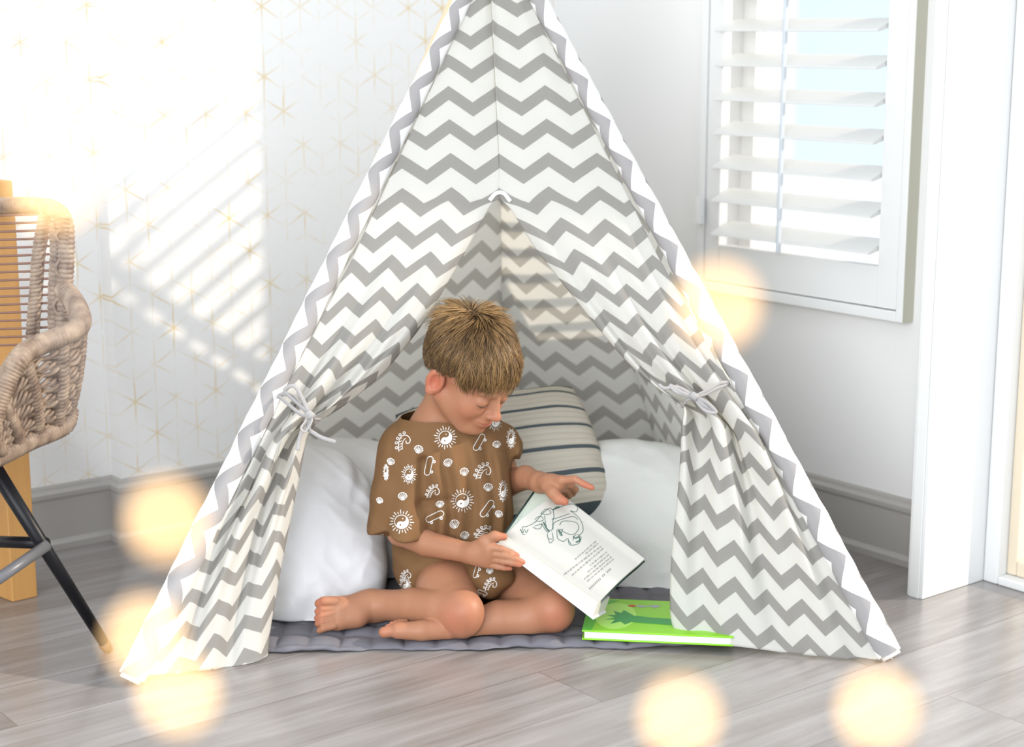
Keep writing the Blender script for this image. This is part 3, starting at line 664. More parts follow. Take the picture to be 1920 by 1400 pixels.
# turned leaf and dark cover seen behind, upper left
E0, E1p = P(940, 1010, 2.67), P(1007, 914, 2.76); top_ = bD + gw * .0
m_ = MB(); q = [E0, bA + gu * .05, bD + (E1p - bA) * .0 + gu * .02, E1p]; 
slab(m_, q[0] - bn * .013, q[1] - bn * .013, q[2] - bn * .013, q[3] - bn * .013, .0008, bn); m_.build('endpaper', newmat('pale_green_paper', (.62, .70, .60), .8), ob)
ed = np.cross(E1p - E0, bn); ed /= np.linalg.norm(ed); ed = ed if ed[0] < 0 else -ed
m_ = MB(); slab(m_, E0 - bn * .0135 + ed * .0035, E0 - bn * .0135 - ed * .04, E1p - bn * .0135 - ed * .04, E1p - bn * .0135 + ed * .0035, .003, bn); m_.build('back_cover', mcov, ob)
# ink: strokes laid on the page by photo position
bvh = BVHTree.FromPolygons([Vector(v.co) for v in page.data.vertices], [tuple(p.vertices) for p in page.data.polygons])
def stick(bv, px, py, lift=.0005):
    r = Vector(ray(px, py)).normalized(); h = bv.ray_cast(Vector(CAM), r)
    return None if h[0] is None else (np.array(h[0]) + np.array(h[1]) * (lift if h[1].dot(r) < 0 else -lift), np.array(h[1]) * (1 if h[1].dot(r) < 0 else -1))
def strokes(bv, lines, wpx, scale=1 / 1170.0, lift=.0005):
    mb = MB()
    for ln in lines:
        w_ = wpx
        if isinstance(ln, tuple) and not isinstance(ln[0], (list, tuple)): w_, ln = ln
        pts = resample(np.array(ln, float), max(2, int(np.sum(np.linalg.norm(np.diff(np.array(ln, float), axis=0), axis=1)) / 2.2) + 1)); prev = None; L_ = []
        for p in pts:
            h = stick(bv, p[0], p[1], lift); L_.append(h)
        for i in range(len(L_) - 1):
            if L_[i] is None or L_[i + 1] is None: continue
            (a, na), (b, nb_) = L_[i], L_[i + 1]; d = b - a
            if np.linalg.norm(d) > .012 or np.linalg.norm(d) < 1e-6: continue
            sd = np.cross(na, d); sd = sd / (np.linalg.norm(sd) + 1e-9) * w_ * scale * .5; e = d * .15
            mb.add([a - sd - e, a + sd - e, b + sd + e, b - sd + e], [(0, 1, 2, 3)])
    return mb
def cv(pts, k=6): return [tuple(p) for p in spline([(a, b, 0) for a, b in pts], k)] and [tuple(p[:2]) for p in spline([(a, b, 0) for a, b in pts], k)]
D_ = lambda L_: [(960 + a / 5.6, 920 + b / 5.6) for a, b in L_]
draw = [cv(D_(q)) for q in ([(85, 410), (120, 440), (110, 380), (150, 375), (240, 330), (330, 230), (400, 180), (430, 200), (560, 150), (640, 140), (690, 180), (670, 220), (610, 210)],
    [(610, 210), (680, 260), (730, 330), (745, 420), (700, 470)], [(430, 200), (440, 280), (420, 300), (520, 270), (600, 240)], [(430, 400), (440, 340), (520, 300), (640, 270), (690, 300)],
    [(500, 360), (530, 320), (620, 320), (680, 340), (700, 400), (640, 460), (560, 440), (500, 400)], [(340, 260), (350, 330), (370, 400), (420, 410), (430, 300)],
    [(240, 300), (280, 270), (320, 280), (325, 310), (290, 320), (250, 320)], [(220, 380), (260, 400), (300, 390), (310, 350), (240, 370)],
    [(310, 340), (350, 410), (380, 440)], [(370, 450), (380, 500), (430, 500), (420, 440)], [(380, 500), (400, 550), (440, 510)], [(470, 410), (480, 500), (540, 530), (580, 500)],
    [(480, 400), (510, 470), (530, 400)], [(590, 500), (600, 560), (640, 570), (700, 550), (725, 490), (680, 460), (650, 480), (640, 520)], [(90, 400), (110, 450), (140, 460)], [(130, 400), (150, 440), (170, 400)],
    [(590, 520), (620, 560)], [(300, 240), (360, 190), (410, 230), (360, 250), (300, 240)])]
thick = [(2.6, cv(D_(q))) for q in ([(640, 480), (670, 500), (700, 480), (710, 520), (670, 540)], [(430, 200), (470, 175), (500, 170)], [(330, 330), (360, 390), (390, 430)], [(490, 410), (510, 440), (525, 470)])]
merge_marks(page, strokes(bvh, [(1.1, q) for q in draw] + thick, 1.1), mink)
tl = []
for (x0, y0, x1, y1) in ((1117, 1015, 1080, 1047), (1121, 1019, 1097, 1039), (1127, 1024, 1060, 1075), (1131, 1028, 1075, 1076), (1137, 1035, 1105, 1061), (1141, 1040, 1101, 1073), (1146, 1044, 1095, 1086), (1150, 1048, 1104, 1087)):
    n = int(math.hypot(x1 - x0, y1 - y0) / 1.6); random.seed(int(x1)); i = 0
    while i < n:
        L_ = random.choice((2, 3, 4, 5)); a = i / n; b = min(1, (i + L_) / n)
        for q in range(L_):
            s_ = (i + q) / n; px, py = x0 + (x1 - x0) * s_, y0 + (y1 - y0) * s_; hh = random.uniform(.9, 1.7)
            tl.append((.75, [(px - .5 * hh, py - .7 * hh), (px + .5 * hh, py + .7 * hh)]))
        i += L_ + 1
for s_ in np.linspace(0, 1, 15):
    if int(s_ * 14) in (3, 6, 10): continue
    px, py = 1144 - s_ * 38, 1067 + s_ * 36; tl += [(.9, [(px - 1.3, py - 1.8), (px + 1.3, py + 1.8)]), (.8, [(px - 1, py + .6), (px + .8, py - .8)])]
merge_marks(page, strokes(bvh, tl, .8), mtxt)

# ================================================================== BOY
mskin = newmat('boy_skin', rough=.48, sss=.16, spec=.35); nt = mskin.node_tree
tcn = nt.nodes.new('ShaderNodeTexCoord')
blot = noise(nt, 16, 3, tcn.outputs['Object']); vc = nt.nodes.new('ShaderNodeVertexColor'); vc.layer_name = 'flush'
sc_ = nt.nodes.new('ShaderNodeSeparateColor'); nt.links.new(vc.outputs[0], sc_.inputs[0]); fl_ = N(nt, sc_.outputs[0])
s1 = mixc(nt, blot, (.43, .205, .118), (.37, .168, .092)); setcol(mskin, mixc(nt, fl_.clamp() * .65, s1, (.52, .12, .07)))
bump(mskin, noise(nt, 700, 2, tcn.outputs['Object']), .08, .0004)

hc = np.array(P(882, 688, 2.745))
hf = np.array([.66, -.55, -.50]); hf /= np.linalg.norm(hf); hu = np.array([.38, -.30, .87]); hu -= hf * np.dot(hu, hf); hu /= np.linalg.norm(hu); hs = np.cross(hf, hu)
HM = [hf, hs, hu]
HS = .885
def hp(f, s, u): return hc + HS * (hf * f + hs * s + hu * u)
def hell(c, M, r, k=.01, sub=False): B.ell(c, M, [q * HS for q in r], k * HS, sub)
def hcone(a, b, ra, rb, k=.01): B.cone(a, b, ra * HS, rb * HS, k * HS)
B = SDF((-.36, 2.50, .008), (.20, 3.02, .57), .0019)
# head
hell(hp(-.014, 0, .022), HM, (.088, .071, .078), .01)
hell(hp(.030, 0, .005), HM, (.052, .060, .058), .02)
hell(hp(.026, 0, -.045), HM, (.052, .050, .056), .02)
for sg in (1, -1):
    hell(hp(.050, sg * .030, -.043), HM, (.028, .025, .026), .02)
    hcone(hp(.000, sg * .050, -.055), hp(.055, sg * .018, -.092), .018, .016, .025)
hell(hp(.066, 0, -.091), HM, (.018, .020, .015), .015)
for sg in (1, -1):
    hell(hp(.090, sg * .031, -.018), HM, (.009, .013, .009), .010, sub=True)
    hell(hp(.0715, sg * .028, -.020), HM, (.0125, .014, .0115), .004)
    hcone(hp(.082, sg * .014, -.001), hp(.072, sg * .040, .002), .006, .005, .012)
hcone(hp(.083, 0, -.012), hp(.097, 0, -.041), .0058, .0085, .010)
hcone(hp(.079, 0, -.014), hp(.084, 0, -.046), .0065, .0105, .006)
hell(hp(.099, 0, -.044), HM, (.0095, .0095, .0085), .006)
for sg in (1, -1): hell(hp(.089, sg * .0095, -.047), HM, (.008, .0062, .0058), .005)
hell(hp(.076, 0, -.066), HM, (.014, .022, .016), .012)
for s_ in np.linspace(-1, 1, 7):
    hell(hp(.0885 - .009 * s_ * s_, .019 * s_, -.0635 + .001 * abs(s_)), HM, (.0048, .006, .0034), .003)
    hell(hp(.0865 - .009 * s_ * s_, .017 * s_, -.0715 + .002 * s_ * s_), HM, (.0052, .006, .0042), .003)
for sg in (1, -1):
    EM = [hf * .93 - hs * sg * .30 + 0 * hu, hs * sg * .93 + hf * .30, hu]
    hell(hp(-.010, sg * .074, -.028), EM, (.0185, .0075, .027), .005)
    hell(hp(-.005, sg * .083, -.026), EM, (.0118, .0105, .0185), .0025, sub=True)
    hell(hp(-.010, sg * .077, -.050), EM, (.009, .006, .009), .004)
# neck, torso (under the shirt)
nk = P(822, 782, 2.79); pel = P(848, 1045, 2.80); chest = P(846, 900, 2.80)
tf = np.array([.45, -.88, 0.05]); tf /= np.linalg.norm(tf); trr = np.cross(tf, [0, 0, 1]); trr /= np.linalg.norm(trr)   # trr = his right
TMx = [tf, trr, np.cross(trr, tf)]
shR = P(760, 845, 2.765); shL = P(925, 835, 2.86)
B.cone(hp(-.022, 0, -.050), nk + np.array([0, 0, -.02]), .037, .040, .02)
B.cone(nk + Z3 * -.02, shR, .035, .030, .03); B.cone(nk + Z3 * -.02, shL, .035, .030, .03)
B.ell(chest, TMx, (.062, .090, .10), .03); B.ell(pel, TMx, (.072, .088, .066), .03); B.cone(chest, pel, .07, .07, .04)
# legs
hipR = P(812, 1082, 2.800); knR = P(862, 1148, 2.622); hipL = P(915, 1056, 2.815); knL = P(1033, 1142, 2.650)
B.chain([hipR, P(840, 1108, 2.700), knR], [.052, .0475, .0385], .02)
B.chain([knR, P(826, 1143, 2.640), P(775, 1137, 2.668), P(725, 1134, 2.688), P(696, 1134, 2.696)], [.0375, .0330, .0310, .0250, .0215], .004)
B.ell(knR + np.array([.006, -.006, -.002]), [[1, 0, 0], [0, 1, 0], [0, 0, 1]], (.031, .033, .037), .012)
B.ell(knR + np.array([.012, -.020, .012]), [[1, 0, 0], [0, 1, 0], [0, 0, 1]], (.018, .020, .020), .02)
# right foot: instep faces the viewer, toes stacked at the left
anR = P(696, 1134, 2.696)
B.ell(P(700, 1148, 2.704), [[1, 0, 0], [0, 1, 0], [0, 0, 1]], (.024, .020, .024), .015); B.ell(P(690, 1122, 2.690), [[1, 0, 0], [0, 1, 0], [0, 0, 1]], (.011, .010, .010), .012)
B.cone(anR, P(655, 1146, 2.674), .0225, .0215, .02); B.cone(P(672, 1138, 2.684), P(634, 1136, 2.664), .020, .0145, .015); B.cone(P(668, 1158, 2.664), P(632, 1166, 2.652), .0175, .0130, .015)
B.cone(P(634, 1136, 2.664), P(632, 1166, 2.652), .0140, .0130, .01)
toes = [((628, 1127), (607, 1127), (598, 1131), .0082), ((626, 1140), (604, 1142), (595, 1146), .0058), ((625, 1151), (602, 1154), (594, 1158), .0055), ((625, 1162), (603, 1166), (595, 1169), .0054), ((626, 1173), (606, 1178), (599, 1182), .0058)]
for i, (a, b, c, r) in enumerate(toes):
    Y0 = 2.652 - i * .0045; B.chain([P(*a, Y0 + .004), P(*b, Y0 - .004), P(*c, Y0 - .002)], [r * 1.1, r, r * .92], .0012)
# left leg, its foot tucked under the right shin
B.chain([hipL, P(975, 1100, 2.740), knL], [.050, .044, .037], .02)
B.ell(knL + np.array([.006, -.008, .002]), [[1, 0, 0], [0, 1, 0], [0, 0, 1]], (.031, .033, .035), .012)
B.chain([knL, P(990, 1158, 2.655), P(935, 1161, 2.652)], [.0365, .0330, .0315], .004)
B.chain([P(935, 1161, 2.652), P(890, 1170, 2.640), P(840, 1178, 2.612)], [.032, .025, .0175], .003)
B.cone(P(840, 1178, 2.612), P(790, 1182, 2.602), .0175, .0165, .003); B.cone(P(792, 1182, 2.602), P(746, 1182, 2.598), .0165, .0135, .003)
for i, (a, b, r) in enumerate((((746, 1181), (720, 1185), .0100), ((748, 1174), (727, 1175), .0055), ((751, 1170), (734, 1170), .0052), ((755, 1167), (741, 1167), .005), ((760, 1165), (748, 1165), .005))):
    B.cone(P(*a, 2.598 + i * .008), P(*b, 2.596 + i * .009), r, r * .9, .0015)
# right arm (image left)
elR = P(752, 998, 2.738); wrR = P(878, 1036, 2.665)
B.chain([shR, elR], [.030, .024], .02); B.chain([elR, P(800, 1018, 2.708), wrR], [.0225, .0220, .0168], .004)
# left arm
elL = P(952, 905, 2.84); wrL = P(1012, 904, 2.755)
B.chain([shL, elL], [.029, .024], .02); B.chain([elL, P(985, 895, 2.79), wrL], [.0235, .0205, .0160], .004)
# right hand: palm, thumb on top of the book edge, fingers fanned below it
kR = [P(917, 1026, 2.632), P(918, 1037, 2.633), P(917, 1047, 2.636), P(914, 1055, 2.642)]
for i, kk in enumerate(kR): B.cone(wrR + (kk - wrR) * .12, kk, .0125, .0092, .010)
B.ell(P(899, 1039, 2.648), [[1, 0, 0], [0, 1, 0], [0, 0, 1]], (.022, .012, .0175), .010)
def finger(pts, rs, k=.004): B.chain(pts, rs, k)
fR = [([(915, 1024, 2.632), (940, 1029, 2.626), (957, 1036, 2.629), (969, 1041, 2.635)], .0056), ([(917, 1036, 2.633), (944, 1041, 2.624), (964, 1047, 2.624), (980, 1054, 2.629)], .0057),
      ([(917, 1047, 2.636), (943, 1052, 2.624), (960, 1055, 2.622), (974, 1059, 2.625)], .0054), ([(914, 1057, 2.640), (932, 1062, 2.630), (945, 1064, 2.628), (957, 1065, 2.629)], .0050)]
for q, r in fR: finger([P(*p) for p in q], [r * 1.25, r * 1.02, r, r * .82], .0015)
finger([P(893, 1026, 2.655), P(909, 1014, 2.640), P(927, 1005, 2.634), P(945, 1006, 2.636)], [.0115, .0095, .0080, .0062], .006)
# left hand: index stretched out, thumb pressed on the page, others curled behind its edge
kL = [P(1054, 900, 2.712), P(1050, 909, 2.718), P(1043, 917, 2.726)]
for kk in kL: B.cone(wrL, kk, .0135, .0088, .010)
B.ell(P(1032, 906, 2.733), [[1, 0, 0], [0, 1, 0], [0, 0, 1]], (.020, .014, .014), .010)
finger([P(1054, 900, 2.712), P(1078, 898, 2.700), P(1094, 907, 2.694), P(1110, 914, 2.690)], [.0076, .0064, .0058, .0048], .0015)
finger([P(1052, 906, 2.718), P(1070, 908, 2.735), P(1078, 917, 2.752), P(1074, 926, 2.765)], [.0080, .0066, .006, .005])
finger([P(1049, 913, 2.722), P(1061, 918, 2.742), P(1066, 928, 2.758), P(1060, 936, 2.766)], [.0078, .0064, .006, .005])
finger([P(1043, 918, 2.728), P(1050, 926, 2.745), P(1053, 936, 2.757), P(1046, 942, 2.764)], [.0072, .006, .0055, .0045])
finger([P(1027, 913, 2.722), P(1037, 924, 2.706), P(1047, 935, 2.696), P(1059, 940, 2.690)], [.0115, .0098, .0086, .0068], .006)
B.cut((0, 0, .0125), (0, 0, -1))
V, Fa = B.mesh(1); print('body verts', len(V))
boy = empty('person', (pel[0], pel[1], .012), 'person with short blond hair in brown printed shirt and shorts, sitting cross-legged, reading', 'person')
body = obj('body', V, Fa, mskin, boy)
# flushed patches of skin: ears, cheeks, knees, fingertips, toes
flush = np.zeros(len(V)); 
def fl_add(c, r, a): global flush; flush = np.maximum(flush, a * np.exp(-(np.linalg.norm(V - np.array(c), axis=1) / r) ** 2))
for sg in (1, -1): fl_add(hp(-.01, sg * .078, -.03), .022, 1.0); fl_add(hp(.06, sg * .036, -.045), .022, .45)
fl_add(hp(.1, 0, -.044), .012, .5); fl_add(hp(.09, 0, -.068), .014, .7)
fl_add(knR + [.0, -.03, 0], .03, .55); fl_add(knL + [.01, -.03, 0], .03, .5)
for q, r in fR: fl_add(P(*q[-1]), .011, .7)
fl_add(P(945, 1006, 2.636), .012, .6); fl_add(P(1105, 913, 2.69), .018, .8); fl_add(P(1059, 940, 2.69), .014, .8)
for a, b, c, r in toes: fl_add(P(*c, 2.64), .012, .6)
fl_add(P(725, 1182, 2.605), .02, .6)
ca = body.data.color_attributes.new('flush', 'FLOAT_COLOR', 'POINT'); buf = np.zeros((len(V), 4), np.float32); buf[:, 0] = flush; buf[:, 3] = 1; ca.data.foreach_set('color', buf.ravel())
bvB = BVHTree.FromPolygons([Vector(v) for v in V], [tuple(int(i) for i in f) for f in Fa])
# nails sit on the fingertips and toes
mnail = newmat('nail', (.80, .50, .42), .3)
# eyelashes, brows, mouth line placed on the face from the front of the head
def face_pt(s, u, lift=.0006):
    o = hp(.16, s, u); h = bvB.ray_cast(Vector(o), Vector(-hf)); return np.array(h[0]) + np.array(hf) * lift
mlash = newmat('lash_brown', (.10, .05, .03), .6); mbrow = newmat('brow_blond', (.42, .25, .12), .7); mlip = newmat('lip_line', (.40, .10, .08), .5)
for sg in (1, -1):
    MB().tube([face_pt(sg * (.028 + .0135 * t), -.0265 - .003 * (1 - t * t) + .001, .0004) for t in np.linspace(-1, 1, 11)], [.0004 + .0009 * (1 - abs(t) ** 2) for t in np.linspace(-1, 1, 11)], 6).build('eyelashes', mlash, body, smooth=True)
    MB().tube([face_pt(sg * (.030 + .014 * t), .0015 + .003 * (1 - t * t), -.0004) for t in np.linspace(-1, 1, 11)], [.0006 + .0012 * (1 - abs(t) ** 2) for t in np.linspace(-1, 1, 11)], 6).build('eyebrow', mbrow, body, smooth=True)
MB().tube([face_pt(.018 * t, -.0678 + .0030 * t * t, -.0003) for t in np.linspace(-1, 1, 15)], [.0003 + .0009 * (1 - abs(t) ** 3) for t in np.linspace(-1, 1, 15)], 6).build('mouth', mlip, body, smooth=True)

# hair: a cap close to the skull plus many tapered locks flowing from the whorl
mhair = newmat('blond_hair', rough=.42, spec=.45); nt = mhair.node_tree
vc = nt.nodes.new('ShaderNodeVertexColor'); vc.layer_name = 'tone'; sc_ = nt.nodes.new('ShaderNodeSeparateColor'); nt.links.new(vc.outputs[0], sc_.inputs[0])
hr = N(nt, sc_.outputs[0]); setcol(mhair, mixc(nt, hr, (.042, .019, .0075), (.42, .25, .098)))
def skull(dirv, extra=0.0):     # distance-like: point on cranium ellipsoid union in head coords
    a = np.array([.094, .0775, .084]) + extra; return dirv * (1 / np.sqrt(np.sum((dirv / a) ** 2)))
def hw(l): return hc + HS * (hf * (l[0] - .008) + hs * l[1] + hu * (l[2] + .018))
hv, hfaces, tones = [], [], []
W0 = np.array([-.42, .10, .90]); W0 /= np.linalg.norm(W0)
X1 = np.cross(W0, [0, 1, 0]); X1 /= np.linalg.norm(X1); X2 = np.cross(W0, X1)
random.seed(11); nr = np.random.default_rng(5)
def inside_hairline(d):
    # hairline on head-local unit direction (f, s, u)
    az = math.atan2(d[1], d[0]); el = math.asin(max(-1, min(1, d[2]))); aa = abs(az)
    lim = np.interp(aa, [0, .5, .9, 1.25, 1.5, 1.9, 2.3, 3.15], [.34, .26, .06, -.22, -.16, -.40, -.62, -.72]); return el - lim
def add_lock(root, pts, r, tone):
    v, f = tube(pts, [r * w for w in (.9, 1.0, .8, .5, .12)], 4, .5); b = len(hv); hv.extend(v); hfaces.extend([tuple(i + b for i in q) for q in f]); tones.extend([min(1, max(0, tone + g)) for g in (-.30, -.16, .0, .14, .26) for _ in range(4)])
cnt = 0
while cnt < 13000:
    d = nr.normal(size=3); d /= np.linalg.norm(d)
    if inside_hairline(d) < 0: continue
    cnt += 1
    th = math.acos(max(-1, min(1, float(np.dot(d, W0)))))
    tang = d - W0 * np.dot(d, W0); tang = tang - d * np.dot(tang, d); nt_ = np.linalg.norm(tang); tang = tang / nt_ if nt_ > 1e-4 else X1
    swirl = np.cross(d, tang) * (.55 * math.exp(-th * 1.5))
    flow = tang + swirl
    if d[0] > 0: flow = flow + np.array([.35, 0, -.2]) * d[0]
    else: flow = flow + np.array([0, 0, -.5])
    flow -= d * np.dot(flow, d); flow /= np.linalg.norm(flow)
    back = max(0, -d[0]) ; side = abs(d[1])
    ln = .034 * (1 - .5 * side * (d[2] < .45)) * (1 - .35 * back); 
    if d[0] > .35: ln = .040
    if th < .45: ln = .032 + .008 * random.random()
    clump = math.sin(d[0] * 23 + 3 * math.sin(d[1] * 17)) * math.sin(d[1] * 29 + d[2] * 13)
    lift0 = .28 + 1.5 * math.exp(-(th / .42) ** 2) + .22 * clump
    if d[2] < .3: lift0 *= .35
    jit = nr.normal(size=3) * .12 + .85 * np.array([math.sin(d[1] * 19 + 4 * math.sin(d[2] * 13)), math.sin(d[0] * 17 + 3 * math.sin(d[1] * 15) + 1), .5 * math.sin(d[2] * 21 + d[0] * 11)]) * (.55 if d[2] > .35 else .3); prev = skull(d, .0005); pts = [hw(prev)]; cur = prev.copy(); dirf = flow + jit * .8
    lay = random.random(); ln *= nr.uniform(.65, 1.3)
    for k_ in range(1, 5):
        nd = cur / np.linalg.norm(cur); dirf = dirf - nd * np.dot(dirf, nd); dirf /= np.linalg.norm(dirf)
        dirf = dirf + np.array([0, 0, -.10]) ; cur = cur + dirf * ln / 4; nd = cur / np.linalg.norm(cur)
        surf = skull(nd, .001); off = (lift0 * ln * (k_ / 4) * .42 + .004 * lay * (k_ / 4)) + .001
        cur = surf + nd * off * .0; pts.append(hw(surf + nd * off))
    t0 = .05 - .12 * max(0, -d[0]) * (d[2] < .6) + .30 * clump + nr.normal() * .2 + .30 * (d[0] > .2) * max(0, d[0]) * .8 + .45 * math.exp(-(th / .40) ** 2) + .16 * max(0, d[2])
    add_lock(d, pts, .00068 + .0005 * random.random(), min(1, max(0, t0)))
# fringe falling over the forehead
for i in range(520):
    az = nr.uniform(-1.15, 1.35); el0 = nr.uniform(.36, .85); d = np.array([math.cos(az) * math.cos(el0), math.sin(az) * math.cos(el0), math.sin(el0)])
    base = skull(d, .003); ln = nr.uniform(.032, .062) * (1.0 if abs(az) < .8 else .8); az2 = az + nr.normal() * .10 - .05
    pts = [hw(base)]
    for k_ in range(1, 5):
        el = el0 - (ln * k_ / 4) / .088; d2_ = np.array([math.cos(az + (az2 - az) * k_ / 4) * math.cos(el), math.sin(az + (az2 - az) * k_ / 4) * math.cos(el), math.sin(el)])
        pts.append(hw(skull(d2_, .003) + np.array([.0030 + .0016 * k_, 0, 0]) + d2_ * .002 * math.sin(i)))
    add_lock(d, pts, .0011, min(1, max(0, .42 + nr.normal() * .25)))
hair = obj('hair', hv, hfaces, mhair, boy)
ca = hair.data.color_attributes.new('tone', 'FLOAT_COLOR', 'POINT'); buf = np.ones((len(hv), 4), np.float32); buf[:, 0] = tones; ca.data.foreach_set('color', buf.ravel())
# close-cropped undercoat so no scalp shows
K1, K2 = 90, 60; cap_v = []; cap_f = []
for i in range(K1):
    for j in range(K2):
        az = -math.pi + 2 * math.pi * i / K1
        lim = np.interp(abs(az), [0, .5, .9, 1.25, 1.5, 1.9, 2.3, 3.15], [.34, .26, .06, -.22, -.16, -.40, -.62, -.72]); el = lim + (math.pi / 2 - lim) * j / (K2 - 1)
        d = np.array([math.cos(az) * math.cos(el), math.sin(az) * math.cos(el), math.sin(el)]); e = .0005 + .0025 * min(1, j / 4) - (.004 if j == 0 else 0)
        cap_v.append(hw(skull(d, e)))
for i in range(K1):
    for j in range(K2 - 1): a = i * K2 + j; b = ((i + 1) % K1) * K2 + j; cap_f.append((a, b, b + 1, a + 1))
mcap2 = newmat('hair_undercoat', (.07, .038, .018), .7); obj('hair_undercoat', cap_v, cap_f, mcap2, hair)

# shirt
mshirt = newmat('brown_jersey', rough=.8, spec=.15); nt = mshirt.node_tree
tcn = nt.nodes.new('ShaderNodeTexCoord'); setcol(mshirt, mixc(nt, noise(nt, 30, 3, tcn.outputs['Object']), (.175, .092, .040), (.21, .113, .052))); bump(mshirt, noise(nt, 900, 2, tcn.outputs['Object']), .2, .0005)
mprint = newmat('white_print', (.82, .80, .76), .7)
def cloth(name, build, lo, hi, h, cuts, folds=None, wall=.020):
    S = SDF(lo, hi, h); build(S); X, Y, Z = S.xyz((slice(None),) * 3)
    if folds is not None: S.d = S.d + folds(X, Y, Z).astype(np.float32)
    inner = S.d + wall; S.d = np.maximum(S.d, -inner)
    for c_ in cuts:
        p, n, region = c_; p, n = np.array(p, float), np.array(n, float) / np.linalg.norm(n)
        e = ((X - p[0]) * n[0] + (Y - p[1]) * n[1] + (Z - p[2]) * n[2]).astype(np.float32)
        if region is not None:
            rc, rr_ = region; dist = np.sqrt((X - rc[0]) ** 2 + (Y - rc[1]) ** 2 + (Z - rc[2]) ** 2); e = np.where(dist < rr_, e, -1.0).astype(np.float32)
        S.d = np.maximum(S.d, e)
    V_, F_ = S.mesh(2); return obj(name, V_, F_, mshirt, boy), V_, F_
I3 = [[1, 0, 0], [0, 1, 0], [0, 0, 1]]
slR0, slR1 = P(764, 850, 2.765), P(754, 1010, 2.728); slL0, slL1 = P(925, 838, 2.855), P(960, 868, 2.845)
def bshirt(S):
    S.cone(nk + Z3 * -.012, shR + np.array([.004, 0, .006]), .044, .041, .03); S.cone(nk + Z3 * -.012, shL + Z3 * .004, .044, .040, .03)
    S.ell(P(838, 880, 2.80), TMx, (.082, .108, .100), .05); S.cone(P(835, 900, 2.805), P(850, 1055, 2.805), .088, .090, .05)
    S.ell(P(872, 955, 2.790), I3, (.086, .066, .10), .04)
    S.cone(slR0, P(755, 930, 2.75), .044, .049, .022); S.conecut(P(755, 930, 2.75), slR1 + Z3 * -.03, .049, .061, .012, slR1, n1)
    S.conecut(slL0, P(985, 888, 2.83), .040, .043, .014, P(966, 868, 2.845), (.95, -.15, -.35))
    S.ell(P(852, 1060, 2.775), I3, (.080, .052, .024), .03)
    S.ell(hp(.0, 0, -.045), HM, (.06, .052, .06), .004, sub=True)
    S.cone(nk + Z3 * -.012, nk + np.array([0.0, 0.0, .10]), .038, .052, .004, sub=True)
def fshirt(X, Y, Z):
    ang = np.arctan2(X - pel[0], -(Y - pel[1])); down = np.clip((.30 - Z) / .2, 0, 1)
    f = .0040 * down * np.sin(ang * 13 + 8 * (Z - .2)) + .0024 * down * np.sin(ang * 23 + 1.3)
    f = f + .0022 * np.sin(Z * 95 + X * 40 + 2.0 * np.sin(X * 60)) * np.clip((.22 - Z) / .1, 0, 1)
    wz = np.clip((.33 - Z) / .06, 0, 1)
    f = f + .0060 * wz * np.sin(X * 175 + 10 * Z + 1.5 * np.sin(Z * 22)) * np.clip((X + .16) / .05, 0, 1) + .0030 * wz * np.sin(X * 95 - 25 * Z + .8)
    for (g0, g1, gd, gw_) in ((P(792, 872, 2.69), P(789, 950, 2.68), .017, .009), (P(789, 955, 2.68), P(838, 948, 2.68), .012, .009), (P(742, 800, 2.74), P(728, 900, 2.73), .003, .005)):
        lg = g1 - g0; tg = np.clip(((X - g0[0]) * lg[0] + (Y - g0[1]) * lg[1] + (Z - g0[2]) * lg[2]) / np.dot(lg, lg), 0, 1)
        dx = np.sqrt((X - g0[0] - tg * lg[0]) ** 2 + ((Y - g0[1] - tg * lg[1]) * .12) ** 2 + (Z - g0[2] - tg * lg[2]) ** 2); f = f + gd * np.exp(-(dx / gw_) ** 2)
    q0, q1 = P(800, 955, 2.70), P(905, 860, 2.70); ln_ = q1 - q0; L2 = np.dot(ln_, ln_)
    t = np.clip(((X - q0[0]) * ln_[0] + (Y - q0[1]) * ln_[1] + (Z - q0[2]) * ln_[2]) / L2, 0, 1)
    dd = np.sqrt((X - q0[0] - t * ln_[0]) ** 2 + (Y - q0[1] - t * ln_[1]) ** 2 + (Z - q0[2] - t * ln_[2]) ** 2)
    return f + .006 * np.exp(-(dd / .016) ** 2)
n1 = np.array(slR1 - slR0); n1 /= np.linalg.norm(n1); n1 = n1 + np.array([-.16, 0, 0]); 
shirt, SV, SF_ = cloth('shirt', bshirt, (-.30, 2.60, .05), (.06, 2.99, .345), .0026,
    [((0, 0, .066), (.10, 0, -1), None)], fshirt)
bvS = BVHTree.FromPolygons([Vector(v) for v in SV], [tuple(int(i) for i in f) for f in SF_])
# shorts
def bshort(S):
    S.ell(pel + np.array([0, 0, .004]), TMx, (.092, .108, .080), .03)
    S.conecut(hipR, P(842, 1110, 2.69), .062, .058, .02, P(833, 1098, 2.715), nR + np.array([-.25, 0, .1]))
    S.conecut(hipL, P(985, 1102, 2.73), .064, .054, .02, P(955, 1094, 2.76), nL)
    S.ell(P(918, 1078, 2.700), I3, (.042, .045, .036), .03)
def fshort(X, Y, Z): return .0022 * np.sin(X * 90 + 30 * Z) + .0018 * np.sin(Z * 130 + X * 50)
nR = (knR - hipR); nR /= np.linalg.norm(nR); nL = (knL - hipL); nL /= np.linalg.norm(nL)
shorts, HV_, HF_ = cloth('shorts', bshort, (-.26, 2.58, .010), (.10, 2.95, .17), .0026,
    [((0, 0, .0125), (0, 0, -1), None), ((0, 0, .125), (0, 0, 1), None)], fshort)
bvH = BVHTree.FromPolygons([Vector(v) for v in HV_], [tuple(int(i) for i in f) for f in HF_])
